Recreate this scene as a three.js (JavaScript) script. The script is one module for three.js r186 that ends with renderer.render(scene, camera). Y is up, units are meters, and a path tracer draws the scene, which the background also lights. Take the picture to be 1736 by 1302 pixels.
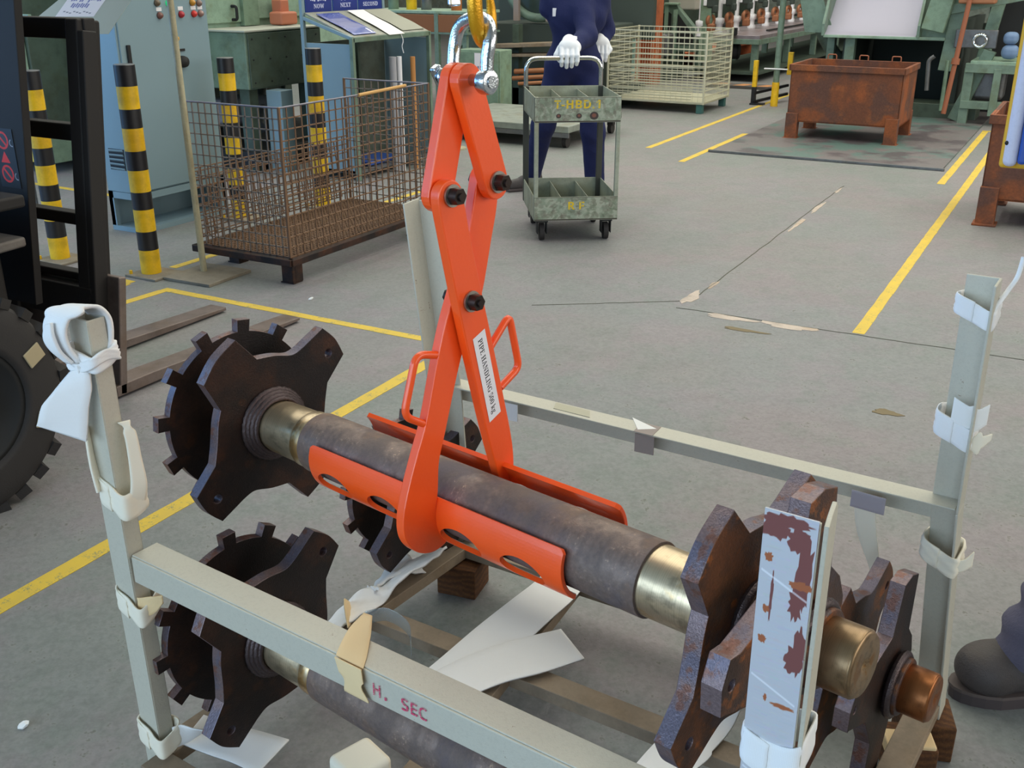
import * as THREE from 'three';
import { mergeGeometries, mergeVertices } from 'three/addons/utils/BufferGeometryUtils.js';
import { RoundedBoxGeometry } from 'three/addons/geometries/RoundedBoxGeometry.js';
import { MarchingCubes } from 'three/addons/objects/MarchingCubes.js';
import { RectAreaLightUniformsLib } from 'three/addons/lights/RectAreaLightUniformsLib.js';
import { Brush, Evaluator, SUBTRACTION } from 'three-bvh-csg';

// ---------- camera, exposure, large lights (units: metres, y up; x and z follow the workshop's floor lines) ----------
const scene = new THREE.Scene();
const renderer = new THREE.WebGLRenderer({ antialias: true });
renderer.toneMapping = THREE.LinearToneMapping;
renderer.toneMappingExposure = 0.66;
renderer.shadowMap.enabled = true;
const V = (x, y, z) => new THREE.Vector3(x, y, z);
const camera = new THREE.PerspectiveCamera(2 * Math.atan(651 / 1755) * 180 / Math.PI, 1736 / 1302, 0.05, 80);
{
  const p = 21.9 * Math.PI / 180, a = 28.8 * Math.PI / 180;
  camera.position.set(0, 1.5, 0);
  camera.lookAt(-Math.sin(a) * Math.cos(p), 1.5 - Math.sin(p), -Math.cos(a) * Math.cos(p));
}
scene.add(camera);
scene.background = new THREE.Color(0x9fb4c4);
RectAreaLightUniformsLib.init();
function areaLight(w, h, x, y, z, color, intensity, tx, ty, tz) {
  const l = new THREE.RectAreaLight(color, intensity, w, h);
  l.position.set(x, y, z); l.lookAt(tx, ty, tz); scene.add(l); return l;
}
// translucent roof lights (strips along z) and the tall glazed front behind the camera
const ROOF_Y = 6.6, ROOF = [-9.6, -7.4, -5.2, -3, -.8, 1.4, 3.6].map(x => [x, 9.6]);
for (const [x, I] of ROOF) areaLight(.62, 18, x, ROOF_Y - 0.06, -11.5, new THREE.Color(1.0, 0.985, 0.87), I, x, 0, -11.5);
areaLight(13, 4.2, -3.5, 3.1, 7.3, new THREE.Color(0.62, 0.82, 1.0), 6.6, -3.5, 3.1, 0);
areaLight(16, 3.4, 7.8, 3.2, -6, new THREE.Color(1.0, 0.93, 0.85), 3.8, 0, 3.2, -6);   // added fill light from the right, to brighten the orange faces
areaLight(9, 4.2, -15.8, 2.9, 2.2, new THREE.Color(0.2, 0.5, 1.0), 9.5, 0, 2.9, 2.2);     // blue daylight through the left-hand wall, nearer the camera

// ---------- helpers ----------
let seed = 7;
const rnd = () => { seed = (seed * 1664525 + 1013904223) >>> 0; return seed / 4294967296; };
const rr = (a, b) => a + (b - a) * rnd();
const names = {};
function numbered(n) { const k = names[n] = (names[n] ?? -1) + 1; return k ? `${n}_${String(k).padStart(3, '0')}` : n; }
function clean(g, keepUV) {
  g = g.index ? g.toNonIndexed() : g.clone();
  for (const k of Object.keys(g.attributes)) if (!['position', 'normal', 'uv', ...(keepUV === 'color' ? ['color'] : [])].includes(k)) g.deleteAttribute(k);
  if (!g.attributes.normal) g.computeVertexNormals();
  g.clearGroups(); g.morphAttributes = {};
  if (keepUV !== true || !g.attributes.uv) {
    const P = g.attributes.position, uv = new Float32Array(P.count * 2);
    for (let i = 0; i < P.count; i += 3) {
      const ax = P.getX(i), ay = P.getY(i), az = P.getZ(i), bx = P.getX(i + 1) - ax, by = P.getY(i + 1) - ay, bz = P.getZ(i + 1) - az, cx = P.getX(i + 2) - ax, cy = P.getY(i + 2) - ay, cz = P.getZ(i + 2) - az;
      const nx = Math.abs(by * cz - bz * cy), ny = Math.abs(bz * cx - bx * cz), nz = Math.abs(bx * cy - by * cx);
      for (let j = i; j < i + 3; j++) {
        const x = P.getX(j), y = P.getY(j), z = P.getZ(j);
        if (ny >= nx && ny >= nz) { uv[2 * j] = x; uv[2 * j + 1] = z; } else if (nx >= nz) { uv[2 * j] = z; uv[2 * j + 1] = y; } else { uv[2 * j] = x; uv[2 * j + 1] = y; }
      }
    }
    g.setAttribute('uv', new THREE.BufferAttribute(uv, 2));
  }
  return g;
}
function merged(gs, keepUV) { gs = (Array.isArray(gs) ? gs : [gs]).map(g => clean(g, keepUV)); return gs.length > 1 ? mergeGeometries(gs) : gs[0]; }
function obj(name, gs, mat, parent = scene, keepUV) {
  const m = new THREE.Mesh(merged(gs, keepUV), mat);
  m.name = parent === scene ? numbered(name) : name; m.castShadow = m.receiveShadow = true; parent.add(m); return m;
}
function tag(o, label, category, group, kind) {
  if (label) o.userData.label = label; if (category) o.userData.category = category;
  if (group) o.userData.group = group; if (kind) o.userData.kind = kind; return o;
}
function thing(name, label, category, pos = [0, 0, 0], turn = 0, group) {
  const o = new THREE.Group(); o.name = numbered(name); o.position.set(...pos); o.rotation.y = turn; scene.add(o);
  return tag(o, label, category, group);
}
function one(name, label, category, gs, mat, group, keepUV) { return tag(obj(name, gs, mat, scene, keepUV), label, category, group); }
function struct(name, gs, mat, parent = scene, keepUV) { const o = obj(name, gs, mat, parent, keepUV); if (parent === scene) o.userData.kind = 'structure'; return o; }
function dup(root, pos, turn, label, group) {
  const r = root.clone(); r.name = numbered(root.name.replace(/_\d+$/, '')); r.position.set(...pos); r.rotation.y = turn; scene.add(r);
  r.userData = { ...root.userData }; return tag(r, label, null, group);
}
const M4 = (pos = [0, 0, 0], rot = [0, 0, 0], sc = [1, 1, 1]) => new THREE.Matrix4().compose(V(...pos), new THREE.Quaternion().setFromEuler(new THREE.Euler(...rot)), V(...sc));
const mv = (g, pos, rot, sc) => g.applyMatrix4(M4(pos, rot, sc));
function box(w, h, d, x = 0, y = 0, z = 0, rx = 0, ry = 0, rz = 0) { return mv(new THREE.BoxGeometry(w, h, d), [x, y, z], [rx, ry, rz]); }
function rb(w, h, d, r, x = 0, y = 0, z = 0, rx = 0, ry = 0, rz = 0, s = 2) { return mv(new RoundedBoxGeometry(w, h, d, s, Math.min(r, w * .49, h * .49, d * .49)), [x, y, z], [rx, ry, rz]); }
function bb(x0, x1, y0, y1, z0, z1, r = 0) { const w = x1 - x0, h = y1 - y0, d = z1 - z0; return r ? rb(w, h, d, r, (x0 + x1) / 2, (y0 + y1) / 2, (z0 + z1) / 2) : box(w, h, d, (x0 + x1) / 2, (y0 + y1) / 2, (z0 + z1) / 2); }
function frameOf(p, q, up) {                     // matrix whose y runs p -> q
  const a = V(...p), b = V(...q), y = b.clone().sub(a), L = y.length(); y.normalize();
  let x = V(...(up || (Math.abs(y.y) > 0.9 ? [1, 0, 0] : [0, 1, 0]))); x.addScaledVector(y, -x.dot(y)).normalize();
  const z = x.clone().cross(y);
  return [new THREE.Matrix4().makeBasis(x, y, z).setPosition(a.add(b).multiplyScalar(.5)), L];
}
function beam(p, q, w, d, r = 0, up) { const [m, L] = frameOf(p, q, up); return (r ? new RoundedBoxGeometry(w, L, d, 2, r) : new THREE.BoxGeometry(w, L, d)).applyMatrix4(m); }
function rod(p, q, r, n = 12, r2 = r) { const [m, L] = frameOf(p, q); return new THREE.CylinderGeometry(r2, r, L, n).applyMatrix4(m); }
class Poly extends THREE.Curve {
  constructor(pts, closed, rad) { super(); this.c = new THREE.CatmullRomCurve3(pts.map(p => V(...p)), closed, 'catmullrom', rad ?? 0.5); }
  getPoint(t, o) { return this.c.getPoint(t, o); }
}
function tube(pts, r, seg = 40, n = 10, closed = false, tension = 0.5) { return new THREE.TubeGeometry(new Poly(pts, closed, tension), seg, r, n, closed); }
function roundPath(pts, rad, closed) {            // straight runs with rounded corners -> list of points
  const out = [], N = pts.length, v = pts.map(p => V(...p));
  for (let i = 0; i < N; i++) {
    if (!closed && (i === 0 || i === N - 1)) { out.push(v[i].toArray()); continue; }
    const p = v[i], a = v[(i + N - 1) % N].clone().sub(p), b = v[(i + 1) % N].clone().sub(p), ra = Math.min(rad, a.length() * .45), rb2 = Math.min(rad, b.length() * .45);
    a.setLength(ra).add(p); b.setLength(rb2).add(p);
    for (let k = 0; k <= 6; k++) { const t = k / 6; out.push(a.clone().multiplyScalar((1 - t) * (1 - t)).addScaledVector(p, 2 * t * (1 - t)).addScaledVector(b, t * t).toArray()); }
  }
  return out;
}
class Lin extends THREE.Curve {                   // arc-length polyline
  constructor(pts, closed) { super(); this.p = pts.map(q => V(...q)); if (closed) this.p.push(this.p[0].clone()); this.s = [0]; for (let i = 1; i < this.p.length; i++) this.s.push(this.s[i - 1] + this.p[i].distanceTo(this.p[i - 1])); }
  getPoint(t, o = V()) { const L = t * this.s.at(-1); let i = 1; while (i < this.p.length - 1 && this.s[i] < L) i++; const k = (L - this.s[i - 1]) / Math.max(1e-9, this.s[i] - this.s[i - 1]); return o.copy(this.p[i - 1]).lerp(this.p[i], Math.min(1, Math.max(0, k))); }
}
function bent(pts, r, rad, seg = 60, n = 10, closed = false) { return new THREE.TubeGeometry(new Lin(roundPath(pts, rad, closed), closed), seg, r, n, closed); }
function shapeOf(pts, holes = []) { const s = new THREE.Shape(pts.map(p => new THREE.Vector2(...p))); for (const h of holes) { const q = new THREE.Path(); q.absarc(h[0], h[1], h[2], 0, 2 * Math.PI, true); s.holes.push(q); } return s; }
function extr(s, depth, bevel = 0, seg = 12) { return new THREE.ExtrudeGeometry(s, { depth: depth - 2 * bevel, bevelEnabled: bevel > 0, bevelThickness: bevel, bevelSize: bevel, bevelOffset: -bevel, bevelSegments: 2, curveSegments: seg }).translate(0, 0, bevel); }
function splitEdges(g, nAxis = 0) {                // faces square to the axis, and everything else (the cut edges)
  g = g.index ? g.toNonIndexed() : g; const P = g.attributes.position, out = [[], []], a = V(), b = V(), c = V();
  for (let i = 0; i < P.count; i += 3) { a.fromBufferAttribute(P, i); b.fromBufferAttribute(P, i + 1); c.fromBufferAttribute(P, i + 2); const n = b.clone().sub(a).cross(c.clone().sub(a)).normalize(); const k = Math.abs(n.getComponent(nAxis)) > .9 ? 0 : 1; for (const q of [a, b, c]) out[k].push(q.x, q.y, q.z); }
  return out.map(p => { const h = new THREE.BufferGeometry(); h.setAttribute('position', new THREE.Float32BufferAttribute(p, 3)); h.computeVertexNormals(); return h; });
}
const toX = new THREE.Matrix4().makeBasis(V(0, 0, 1), V(0, 1, 0), V(-1, 0, 0));      // shape (a,b), depth c -> (x=-c, y=b, z=a)
function latheX(pts, n = 48) { return new THREE.LatheGeometry(pts.map(p => new THREE.Vector2(Math.max(p[1], 1e-4), p[0])), n).applyMatrix4(new THREE.Matrix4().makeBasis(V(0, -1, 0), V(1, 0, 0), V(0, 0, 1))); }  // pts (x, r)
function capsule2(p, q, r, n = 12) {              // 2D outline of a bar with round ends
  const a = Math.atan2(q[1] - p[1], q[0] - p[0]), out = [];
  for (let i = 0; i <= n; i++) { const t = a - Math.PI / 2 + Math.PI * i / n; out.push([q[0] + r * Math.cos(t), q[1] + r * Math.sin(t)]); }
  for (let i = 0; i <= n; i++) { const t = a + Math.PI / 2 + Math.PI * i / n; out.push([p[0] + r * Math.cos(t), p[1] + r * Math.sin(t)]); }
  return out;
}
function ribbon(path, thick, n = 40, wob = 0) {   // path: [x,y,z, wx,wy,wz] centre and half-width vector; a strip with thickness
  const c = new THREE.CatmullRomCurve3(path.map(p => V(p[0], p[1], p[2])), false, 'centripetal'), w = new THREE.CatmullRomCurve3(path.map(p => V(p[3], p[4], p[5])), false, 'centripetal');
  const K = 6, pos = [], idx = [], G = [];
  for (let i = 0; i <= n; i++) {
    const t = i / n, p = c.getPoint(t), q = c.getTangent(t), h = w.getPoint(t), nn = q.clone().cross(h).normalize();
    for (const s of [1, -1]) for (let k = 0; k <= K; k++) {
      const f = k / K * 2 - 1, o = p.clone().addScaledVector(h, f).addScaledVector(nn, s * thick / 2 + wob * Math.sin(k * 2.1 + i * .7));
      pos.push(o.x, o.y, o.z);
    }
  }
  const W = 2 * (K + 1), at = (i, s, k) => i * W + s * (K + 1) + k;
  const quad = (a, b, d, e) => idx.push(a, b, d, a, d, e);
  for (let i = 0; i < n; i++) {
    for (let k = 0; k < K; k++) { quad(at(i, 0, k), at(i + 1, 0, k), at(i + 1, 0, k + 1), at(i, 0, k + 1)); quad(at(i, 1, k), at(i, 1, k + 1), at(i + 1, 1, k + 1), at(i + 1, 1, k)); }
    quad(at(i, 0, 0), at(i, 1, 0), at(i + 1, 1, 0), at(i + 1, 0, 0)); quad(at(i, 0, K), at(i + 1, 0, K), at(i + 1, 1, K), at(i, 1, K));
  }
  for (let k = 0; k < K; k++) { quad(at(0, 0, k), at(0, 0, k + 1), at(0, 1, k + 1), at(0, 1, k)); quad(at(n, 0, k), at(n, 1, k), at(n, 1, k + 1), at(n, 0, k + 1)); }
  const g = new THREE.BufferGeometry(); g.setIndex(idx); g.setAttribute('position', new THREE.Float32BufferAttribute(pos, 3)); g.computeVertexNormals(); return g;
}
function flat(pts, y0, y1) {                      // thin plate with outline pts (x,z) between heights
  const s = shapeOf(pts.map(p => [p[0], -p[1]])); return extr(s, y1 - y0).applyMatrix4(M4([0, y0, 0], [-Math.PI / 2, 0, 0]));
}

// ---------- textures ----------
function noise(n, cells, sd) {
  let s = sd * 7919 + 13; const r = () => { s = (s * 1664525 + 1013904223) >>> 0; return s / 4294967296; };
  const lat = new Float32Array(cells * cells); for (let i = 0; i < lat.length; i++) lat[i] = r();
  const out = new Float32Array(n * n), i0 = new Int32Array(n), i1 = new Int32Array(n), f = new Float32Array(n);
  for (let i = 0; i < n; i++) { const x = i * cells / n; i0[i] = Math.floor(x) % cells; i1[i] = (i0[i] + 1) % cells; const t = x - Math.floor(x); f[i] = t * t * (3 - 2 * t); }
  for (let y = 0; y < n; y++) { const a = i0[y] * cells, b = i1[y] * cells, fy = f[y]; for (let x = 0; x < n; x++) { const u = lat[a + i0[x]], v = lat[a + i1[x]], w = lat[b + i0[x]], z = lat[b + i1[x]]; const p = u + (v - u) * f[x], q = w + (z - w) * f[x]; out[y * n + x] = p + (q - p) * fy; } }
  return out;
}
function fbm(n, cells, oct, sd, gain = 0.5) {
  const out = new Float32Array(n * n); let amp = 1, tot = 0;
  for (let o = 0; o < oct && cells <= n; o++) { const a = noise(n, cells, sd + o * 31); for (let i = 0; i < a.length; i++) out[i] += a[i] * amp; tot += amp; amp *= gain; cells *= 2; }
  for (let i = 0; i < out.length; i++) out[i] /= tot; return out;
}
const lerp = (a, b, t) => a + (b - a) * t, sat = x => Math.min(1, Math.max(0, x)), sm = (a, b, x) => { const t = sat((x - a) / (b - a)); return t * t * (3 - 2 * t); };
function tex(n, metres, fn, srgb = true) {
  const d = new Uint8Array(n * n * 4);
  for (let y = 0; y < n; y++) for (let x = 0; x < n; x++) { const i = y * n + x, c = fn(i, x / n, y / n); d[4 * i] = sat(c[0]) * 255; d[4 * i + 1] = sat(c[1]) * 255; d[4 * i + 2] = sat(c[2]) * 255; d[4 * i + 3] = 255; }
  const t = new THREE.DataTexture(d, n, n); t.wrapS = t.wrapT = THREE.RepeatWrapping; t.magFilter = THREE.LinearFilter; t.minFilter = THREE.LinearMipmapLinearFilter; t.generateMipmaps = true;
  if (srgb) t.colorSpace = THREE.SRGBColorSpace; t.repeat.set(1 / metres, 1 / metres); t.needsUpdate = true; return t;
}
const mix3 = (a, b, t) => [lerp(a[0], b[0], t), lerp(a[1], b[1], t), lerp(a[2], b[2], t)];
const rgb = (r, g, b) => [r / 255, g / 255, b / 255];
function canvasTex(w, h, draw) { const c = document.createElement('canvas'); c.width = w; c.height = h; draw(c.getContext('2d'), w, h); const t = new THREE.CanvasTexture(c); t.colorSpace = THREE.SRGBColorSpace; t.magFilter = THREE.LinearFilter; return t; }
const mat = (color, rough = .6, metal = 0, o = {}) => new THREE.MeshStandardMaterial({ color, roughness: rough, metalness: metal, ...o });
const phys = (color, rough, metal, o) => new THREE.MeshPhysicalMaterial({ color, roughness: rough, metalness: metal, ...o });
// ---------- materials ----------
const N1 = fbm(1024, 8, 7, 1), N2 = fbm(1024, 16, 6, 2, .6), N3 = fbm(1024, 128, 4, 3, .7), N4 = fbm(1024, 6, 7, 4, .55);
const T = {
  rustDark: tex(1024, .5, i => { const c = mix3(rgb(52, 44, 43), rgb(84, 58, 46), sm(.35, .7, N1[i])); const d = mix3(c, rgb(112, 70, 44), sm(.56, .74, N2[i]) * .55); return mix3(d, rgb(34, 29, 30), sm(.5, .75, N4[i]) * .6).map(v => v * (.82 + .36 * N3[i])); }),
  rustWarm: tex(1024, .4, i => { const c = mix3(rgb(86, 66, 58), rgb(126, 84, 58), sm(.35, .65, N1[i])); const d = mix3(c, rgb(176, 106, 52), sm(.55, .72, N2[i]) * .8); return mix3(d, rgb(84, 84, 100), sm(.5, .7, N4[i]) * .7).map(v => v * (.82 + .36 * N3[i])); }),
  bin: tex(1024, 1.3, i => { const c = mix3(rgb(112, 70, 52), rgb(146, 84, 48), sm(.35, .65, N4[i])); const d = mix3(c, rgb(92, 66, 62), sm(.48, .66, N1[i]) * .8); return mix3(d, rgb(158, 98, 56), sm(.6, .78, N2[i]) * .4).map(v => v * (.85 + .3 * N3[i])); }),
  grime: tex(1024, .8, i => { const k = 1 - .1 * sm(.4, .8, N1[i]) - .07 * sm(.45, .75, N2[i]); return mix3([k, k, k], [k * .9, k * .85, k * .78], sm(.5, .8, N4[i]) * .7).map(v => v * (.95 + .1 * N3[i])); }),
  wear: tex(1024, .5, i => { const a = sm(.74, .77, N2[i] * .6 + N3[i] * .4), k = .95 + .1 * N3[i]; return mix3([k, k, k], rgb(130, 92, 74), a * .7); }),
  wood: tex(512, .3, i => { const y = i >> 9, x = i & 511; const q = N1[(y * 1024 + x) * 1 % N1.length], g = .5 + .5 * Math.sin(y * .22 + q * 14); return mix3(rgb(140, 106, 66), rgb(98, 70, 42), g * .7).map(v => v * (.8 + .4 * N3[(y * 1024 + x) % N3.length])); }),
  edge: tex(512, .3, i => { const y = i >> 9, x = i & 511, q = (y * 2 % 1024) * 1024 + x * 2; return mix3(mix3(rgb(176, 160, 156), rgb(152, 150, 162), sm(.4, .62, N1[q])), rgb(176, 120, 92), sm(.55, .7, N2[q]) * .7).map(v => v * (.82 + .36 * N3[q])); }),
  cloth: tex(512, .06, (i, u, v) => { const w = .5 + .25 * Math.sin(u * 2 * Math.PI * 32) + .25 * Math.sin(v * 2 * Math.PI * 32), k = .94 + .06 * w; return [k, k, k]; }),
};
const brush = (() => { // lathe-turned steel: fine rings around the axis, uv y along the profile
  const n = 1024, r = new Float32Array(n); let s = 5; for (let i = 0; i < n; i++) { s = (s * 1664525 + 1013904223) >>> 0; r[i] = s / 4294967296; }
  return tex(1024, 1, (i, u) => { const x = i >> 10, k = .8 + .16 * (.6 * r[x] + .4 * r[(x * 7) % n]) - .14 * sm(.5, .75, N2[i]); return mix3([k, k * .96, k * .9], [k * .92, k * .74, k * .5], sm(.52, .7, N1[i]) * .8); });
})();
const pipeTex = tex(1024, .6, (i) => { const c = mix3(rgb(118, 108, 104), rgb(134, 120, 112), sm(.35, .65, N2[i])); const d = mix3(c, rgb(150, 122, 100), sm(.55, .72, N1[i]) * .45); const e = mix3(d, rgb(104, 100, 114), sm(.5, .7, N4[i]) * .5); return mix3(e, rgb(206, 186, 156), sm(.66, .8, N3[i] * .55 + N2[i] * .45) * .7).map(v => v * (.86 + .28 * N3[i])); });
const pipeRough = tex(1024, .6, i => { const k = .36 + .3 * N3[i] + .2 * (1 - sm(.45, .65, N2[i])); return [k, k, k]; }, false);
const bumpFine = tex(1024, .25, i => [N3[i], N3[i], N3[i]], false);
const bumpCoarse = tex(1024, .5, i => { const k = .6 * N2[i] + .4 * N3[i]; return [k, k, k]; }, false);
const M = {
  plate: mat(0xb4aaa8, .5, .35, { map: T.rustDark, bumpMap: bumpFine, bumpScale: .0006 }),
  plateWarm: mat(0xe6dcd8, .48, .4, { map: T.rustWarm, bumpMap: bumpFine, bumpScale: .0006 }),
  pipe: mat(0xf2e8e4, 1, .45, { map: pipeTex, roughnessMap: pipeRough, bumpMap: bumpFine, bumpScale: .0003 }),
  turned: mat(0xe6d8c0, .33, .85, { map: brush }), turnedDull: mat(0xab9478, .36, .8, { map: brush }), copperShaft: mat(0xb4774c, .36, .8, { map: brush }), cutEdge: mat(0xb4aab0, .42, .55, { map: T.edge, bumpMap: bumpFine, bumpScale: .0006 }),
  weld: mat(0x544848, .36, .7, { bumpMap: bumpFine, bumpScale: .001 }),
  orange: phys(0xff5610, .42, 0, { clearcoat: .55, clearcoatRoughness: .16, bumpMap: bumpCoarse, bumpScale: .0005 }),
  boltDark: mat(0x3a2f2b, .38, .7), washer: mat(0xa9a39a, .35, .9), zinc: mat(0xc9ced3, .2, 1, { bumpMap: bumpFine, bumpScale: .0003 }), gold: mat(0xe2a21e, .32, .55, { bumpMap: bumpFine, bumpScale: .0005 }),
  rackGrey: mat(0xc2bdad, .5, .1, { map: T.wear, bumpMap: bumpFine, bumpScale: .0003 }),
  rackBar: mat(0x8d7c68, .7, .05, { map: T.grime }),
  wood: mat(0xb89a7a, .85, 0, { map: T.wood, bumpMap: bumpFine, bumpScale: .001 }),
  foam: phys(0xf2f1f0, .9, 0, { map: T.cloth, bumpMap: T.cloth, bumpScale: .0003, sheen: .3 }), tapeCream: mat(0xece3cf, .75), tapeTan: mat(0xe6c898, .7), paper: mat(0xeceae6, .9), clear: phys(0xe8eef0, .12, 0, { transmission: .85, thickness: 0 }),
  yellow: mat(0xf2c21c, .45, 0, { map: T.grime }), black: mat(0x1d1c20, .4, 0), yellowLine: mat(0xd9b436, .7, 0),
  khakiPole: mat(0xb9b294, .5, 0, { map: T.grime }), plateGrey: mat(0x8f8676, .75, .1, { map: T.grime }),
  cabinet: mat(0x829aa4, .42, .05), green: mat(0x7d957f, .5, .05, { map: T.grime }), greenDark: mat(0x4a584c, .55, .05, { map: T.grime }), greenPale: mat(0x93ad98, .5, 0, { map: T.grime }), greenSteel: mat(0x768c7c, .5, .1, { map: T.grime }),
  dark: mat(0x1f1f20, .7, .1), darker: mat(0x3c453f, .7, .05), greyMetal: mat(0x77787a, .45, .6, { map: T.grime }), wire: mat(0x827468, .5, .5), wireRust: mat(0x7c5f48, .7, .3), wirePale: mat(0xcfcbb2, .45, .2), wireBlue: mat(0x7d7b86, .4, .6),
  bin: mat(0xfff2e0, .75, .05, { map: T.bin, bumpMap: bumpFine, bumpScale: .0008 }), brownCard: mat(0x8a5a3c, .85), orangeSteel: mat(0xc26a42, .6, 0, { map: T.grime }), copper: mat(0x9a5c40, .6, .1),
  chrome: mat(0xd8dad8, .14, 1), rubber: mat(0x2c2827, .75, 0, { bumpMap: bumpCoarse, bumpScale: .001 }), lift: mat(0x1d1816, .7, .05), fork: mat(0x7a6c66, .5, .4, { map: T.grime }),
  trolley: mat(0xa2a694, .55, .15, { map: T.grime }), white: mat(0xe9e8ec, .6), glove: phys(0xf1f2f5, .95, 0, { sheen: .3, bumpMap: T.cloth, bumpScale: .0008 }), navy: phys(0x141e50, .9, 0, { sheen: .2, bumpMap: bumpCoarse, bumpScale: .002 }),
  trouser: phys(0x5c5668, .95, 0, { map: T.grime, bumpMap: bumpCoarse, bumpScale: .003 }), boot: mat(0x4a4342, .6, 0, { map: T.grime, bumpMap: bumpFine, bumpScale: .001 }), sole: mat(0x4a4040, .7), skin: mat(0xb98a6a, .6),
  blue: mat(0x2c4fa0, .35, 0), teal: mat(0x6fb3a4, .6, 0, { map: T.grime }), pinkBoard: mat(0xd9a79c, .7), wall: mat(0x8d968c, .8, 0, { map: T.grime }), ceil: mat(0x9a9c96, .8), sheet: mat(0xaeaab8, .45, .2), cageBase: mat(0xd8ccc4, .6, .4, { map: T.rustDark }),
};
// ---------- the hall ----------
const floorTex = (() => {
  const n = 2048, a = fbm(n, 10, 8, 11, .6), b = fbm(n, 24, 7, 12, .62), c = fbm(n, 200, 3, 13, .8), d = fbm(n, 60, 4, 14, .6);
  return tex(n, 2.6, i => {
    let k = mix3(rgb(153, 153, 146), rgb(158, 152, 148), sm(.42, .6, a[i]));
    k = mix3(k, rgb(143, 149, 138), sm(.5, .7, b[i]) * .5);
    k = mix3(k, rgb(172, 168, 161), sm(.55, .75, d[i]) * .4);
    const s = sm(.64, .78, c[i] * .6 + d[i] * .4); k = mix3(k, rgb(104, 104, 92), s * .7);
    return k.map(v => v * (.9 + .2 * c[i]));
  });
})();
const floorMat = mat(0xd8d9e2, .62, 0, { map: floorTex, vertexColors: true, bumpMap: bumpCoarse, bumpScale: .0015 });
{
  // one slab; its paint is mottled by old spills and scuffs (teal-green, pinkish and grey patches)
  const g = new THREE.PlaneGeometry(24, 36, 240, 360).rotateX(-Math.PI / 2).translate(-4, 0, -9), P = g.attributes.position, col = new Float32Array(P.count * 3), A = fbm(512, 6, 6, 21), B = fbm(512, 9, 6, 22), Cc = fbm(512, 40, 4, 23);
  const smp = (f, x, z, s) => { const u = Math.floor(((x / s % 1) + 1) % 1 * 512), v = Math.floor(((z / s % 1) + 1) % 1 * 512); return f[v * 512 + u]; };
  for (let i = 0; i < P.count; i++) {
    const x = P.getX(i), z = P.getZ(i), a = smp(A, x, z, 9), b = smp(B, x, z, 6), c = smp(Cc, x, z, 4);
    let k = [1, 1, 1]; k = mix3(k, [.9, .95, .91], sm(.45, .65, a)); k = mix3(k, [1.03, .98, .97], sm(.5, .66, b)); 
    k = k.map(v => v * (.94 + .12 * c));
    col.set(k, 3 * i);
  }
  g.setAttribute('color', new THREE.BufferAttribute(col, 3));
  const f = struct('floor', [g], floorMat, scene, 'color');
  obj('slab', [box(24, .3, 36, -4, -.152, -9)], M.plateGrey, f);
  const line = (pts, w, worn) => {             // painted line along a run, edges a little ragged
    const out = []; const [x0, z0, x1, z1] = pts, L = Math.hypot(x1 - x0, z1 - z0), dx = (x1 - x0) / L, dz = (z1 - z0) / L, n = Math.max(2, Math.round(L / .08));
    for (let i = 0; i <= n; i++) { const t = L * i / n, e = w / 2 + rr(-.0016, .0016); out.push([x0 + dx * t - dz * e, z0 + dz * t + dx * e]); }
    for (let i = n; i >= 0; i--) { const t = L * i / n, e = w / 2 + rr(-.0016, .0016); out.push([x0 + dx * t + dz * e, z0 + dz * t - dx * e]); }
    return flat(out, 0, .0015);
  };
  const paint = mat(0xffffff, .65, 0, { map: tex(1024, .5, i => { const k = sm(.6, .68, N3[i] * .5 + N2[i] * .5); return mix3(mix3(rgb(226, 190, 60), rgb(206, 176, 74), N1[i]), rgb(140, 136, 108), k * .8); }) });
  for (const [p, w] of [[[-.744, -4.53, -.744, -13], .052], [[-.92, -8.32, -.92, -11.4], .055], [[-.95, -11.4, -.3, -11.4], .055], [[-3.465, -8.84, -3.465, -14.5], .055], [[-2.955, -8.3, -2.955, -10.1], .055],
    [[-3.95, -3.545, -2.185, -3.545], .05], [[-3.93, -3.52, -4.03, -2.0], .05], [[-2.21, -3.52, -2.2, -.2], .058], [[-4.18, -3.55, -6.2, -3.53], .055], [[-4.19, -3.53, -4.16, -2.6], .055], [[-4.21, -3.86, -4.17, -6.4], .05], [[-7.2, -5.08, -5.4, -5.03], .05]])
    obj('painted_line', [line(p, w, true)], paint, f);
  const crackMat = mat(0x5d5c50, .9), patchMat = mat(0xc4b4a6, .8, 0, { map: T.grime }), oil = mat(0x77684a, .7), steelDeck = mat(0xffffff, .5, .1, { map: tex(1024, 1.9, i => mix3(mix3(rgb(118, 112, 112), rgb(96, 120, 114), sm(.46, .62, N4[i])), rgb(84, 76, 80), sm(.5, .68, N1[i]) * .8).map(v => v * (.92 + .16 * N3[i]))) });
  const crack = pts => ribbon(pts.map((p, i) => [p[0] + rr(-.004, .004), .001, p[1] + rr(-.004, .004), ...(Math.abs(p[2] || 0) ? [0, 0, .0022] : [.0022, 0, 0])]), .002, 40);
  const run = (x0, z0, x1, z1, n, f2) => Array.from({ length: n + 1 }, (_, i) => [lerp(x0, x1, i / n), lerp(z0, z1, i / n), f2]);
  obj('expansion_joint', [crack(run(-1.555, -4.75, -1.54, -7.9, 30, 0))], crackMat, f); obj('expansion_joint', [crack(run(-2.2, -4.2, -1.58, -4.62, 12, 1)), crack(run(-1.58, -4.5, .4, -4.52, 24, 1))], crackMat, f);
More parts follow.
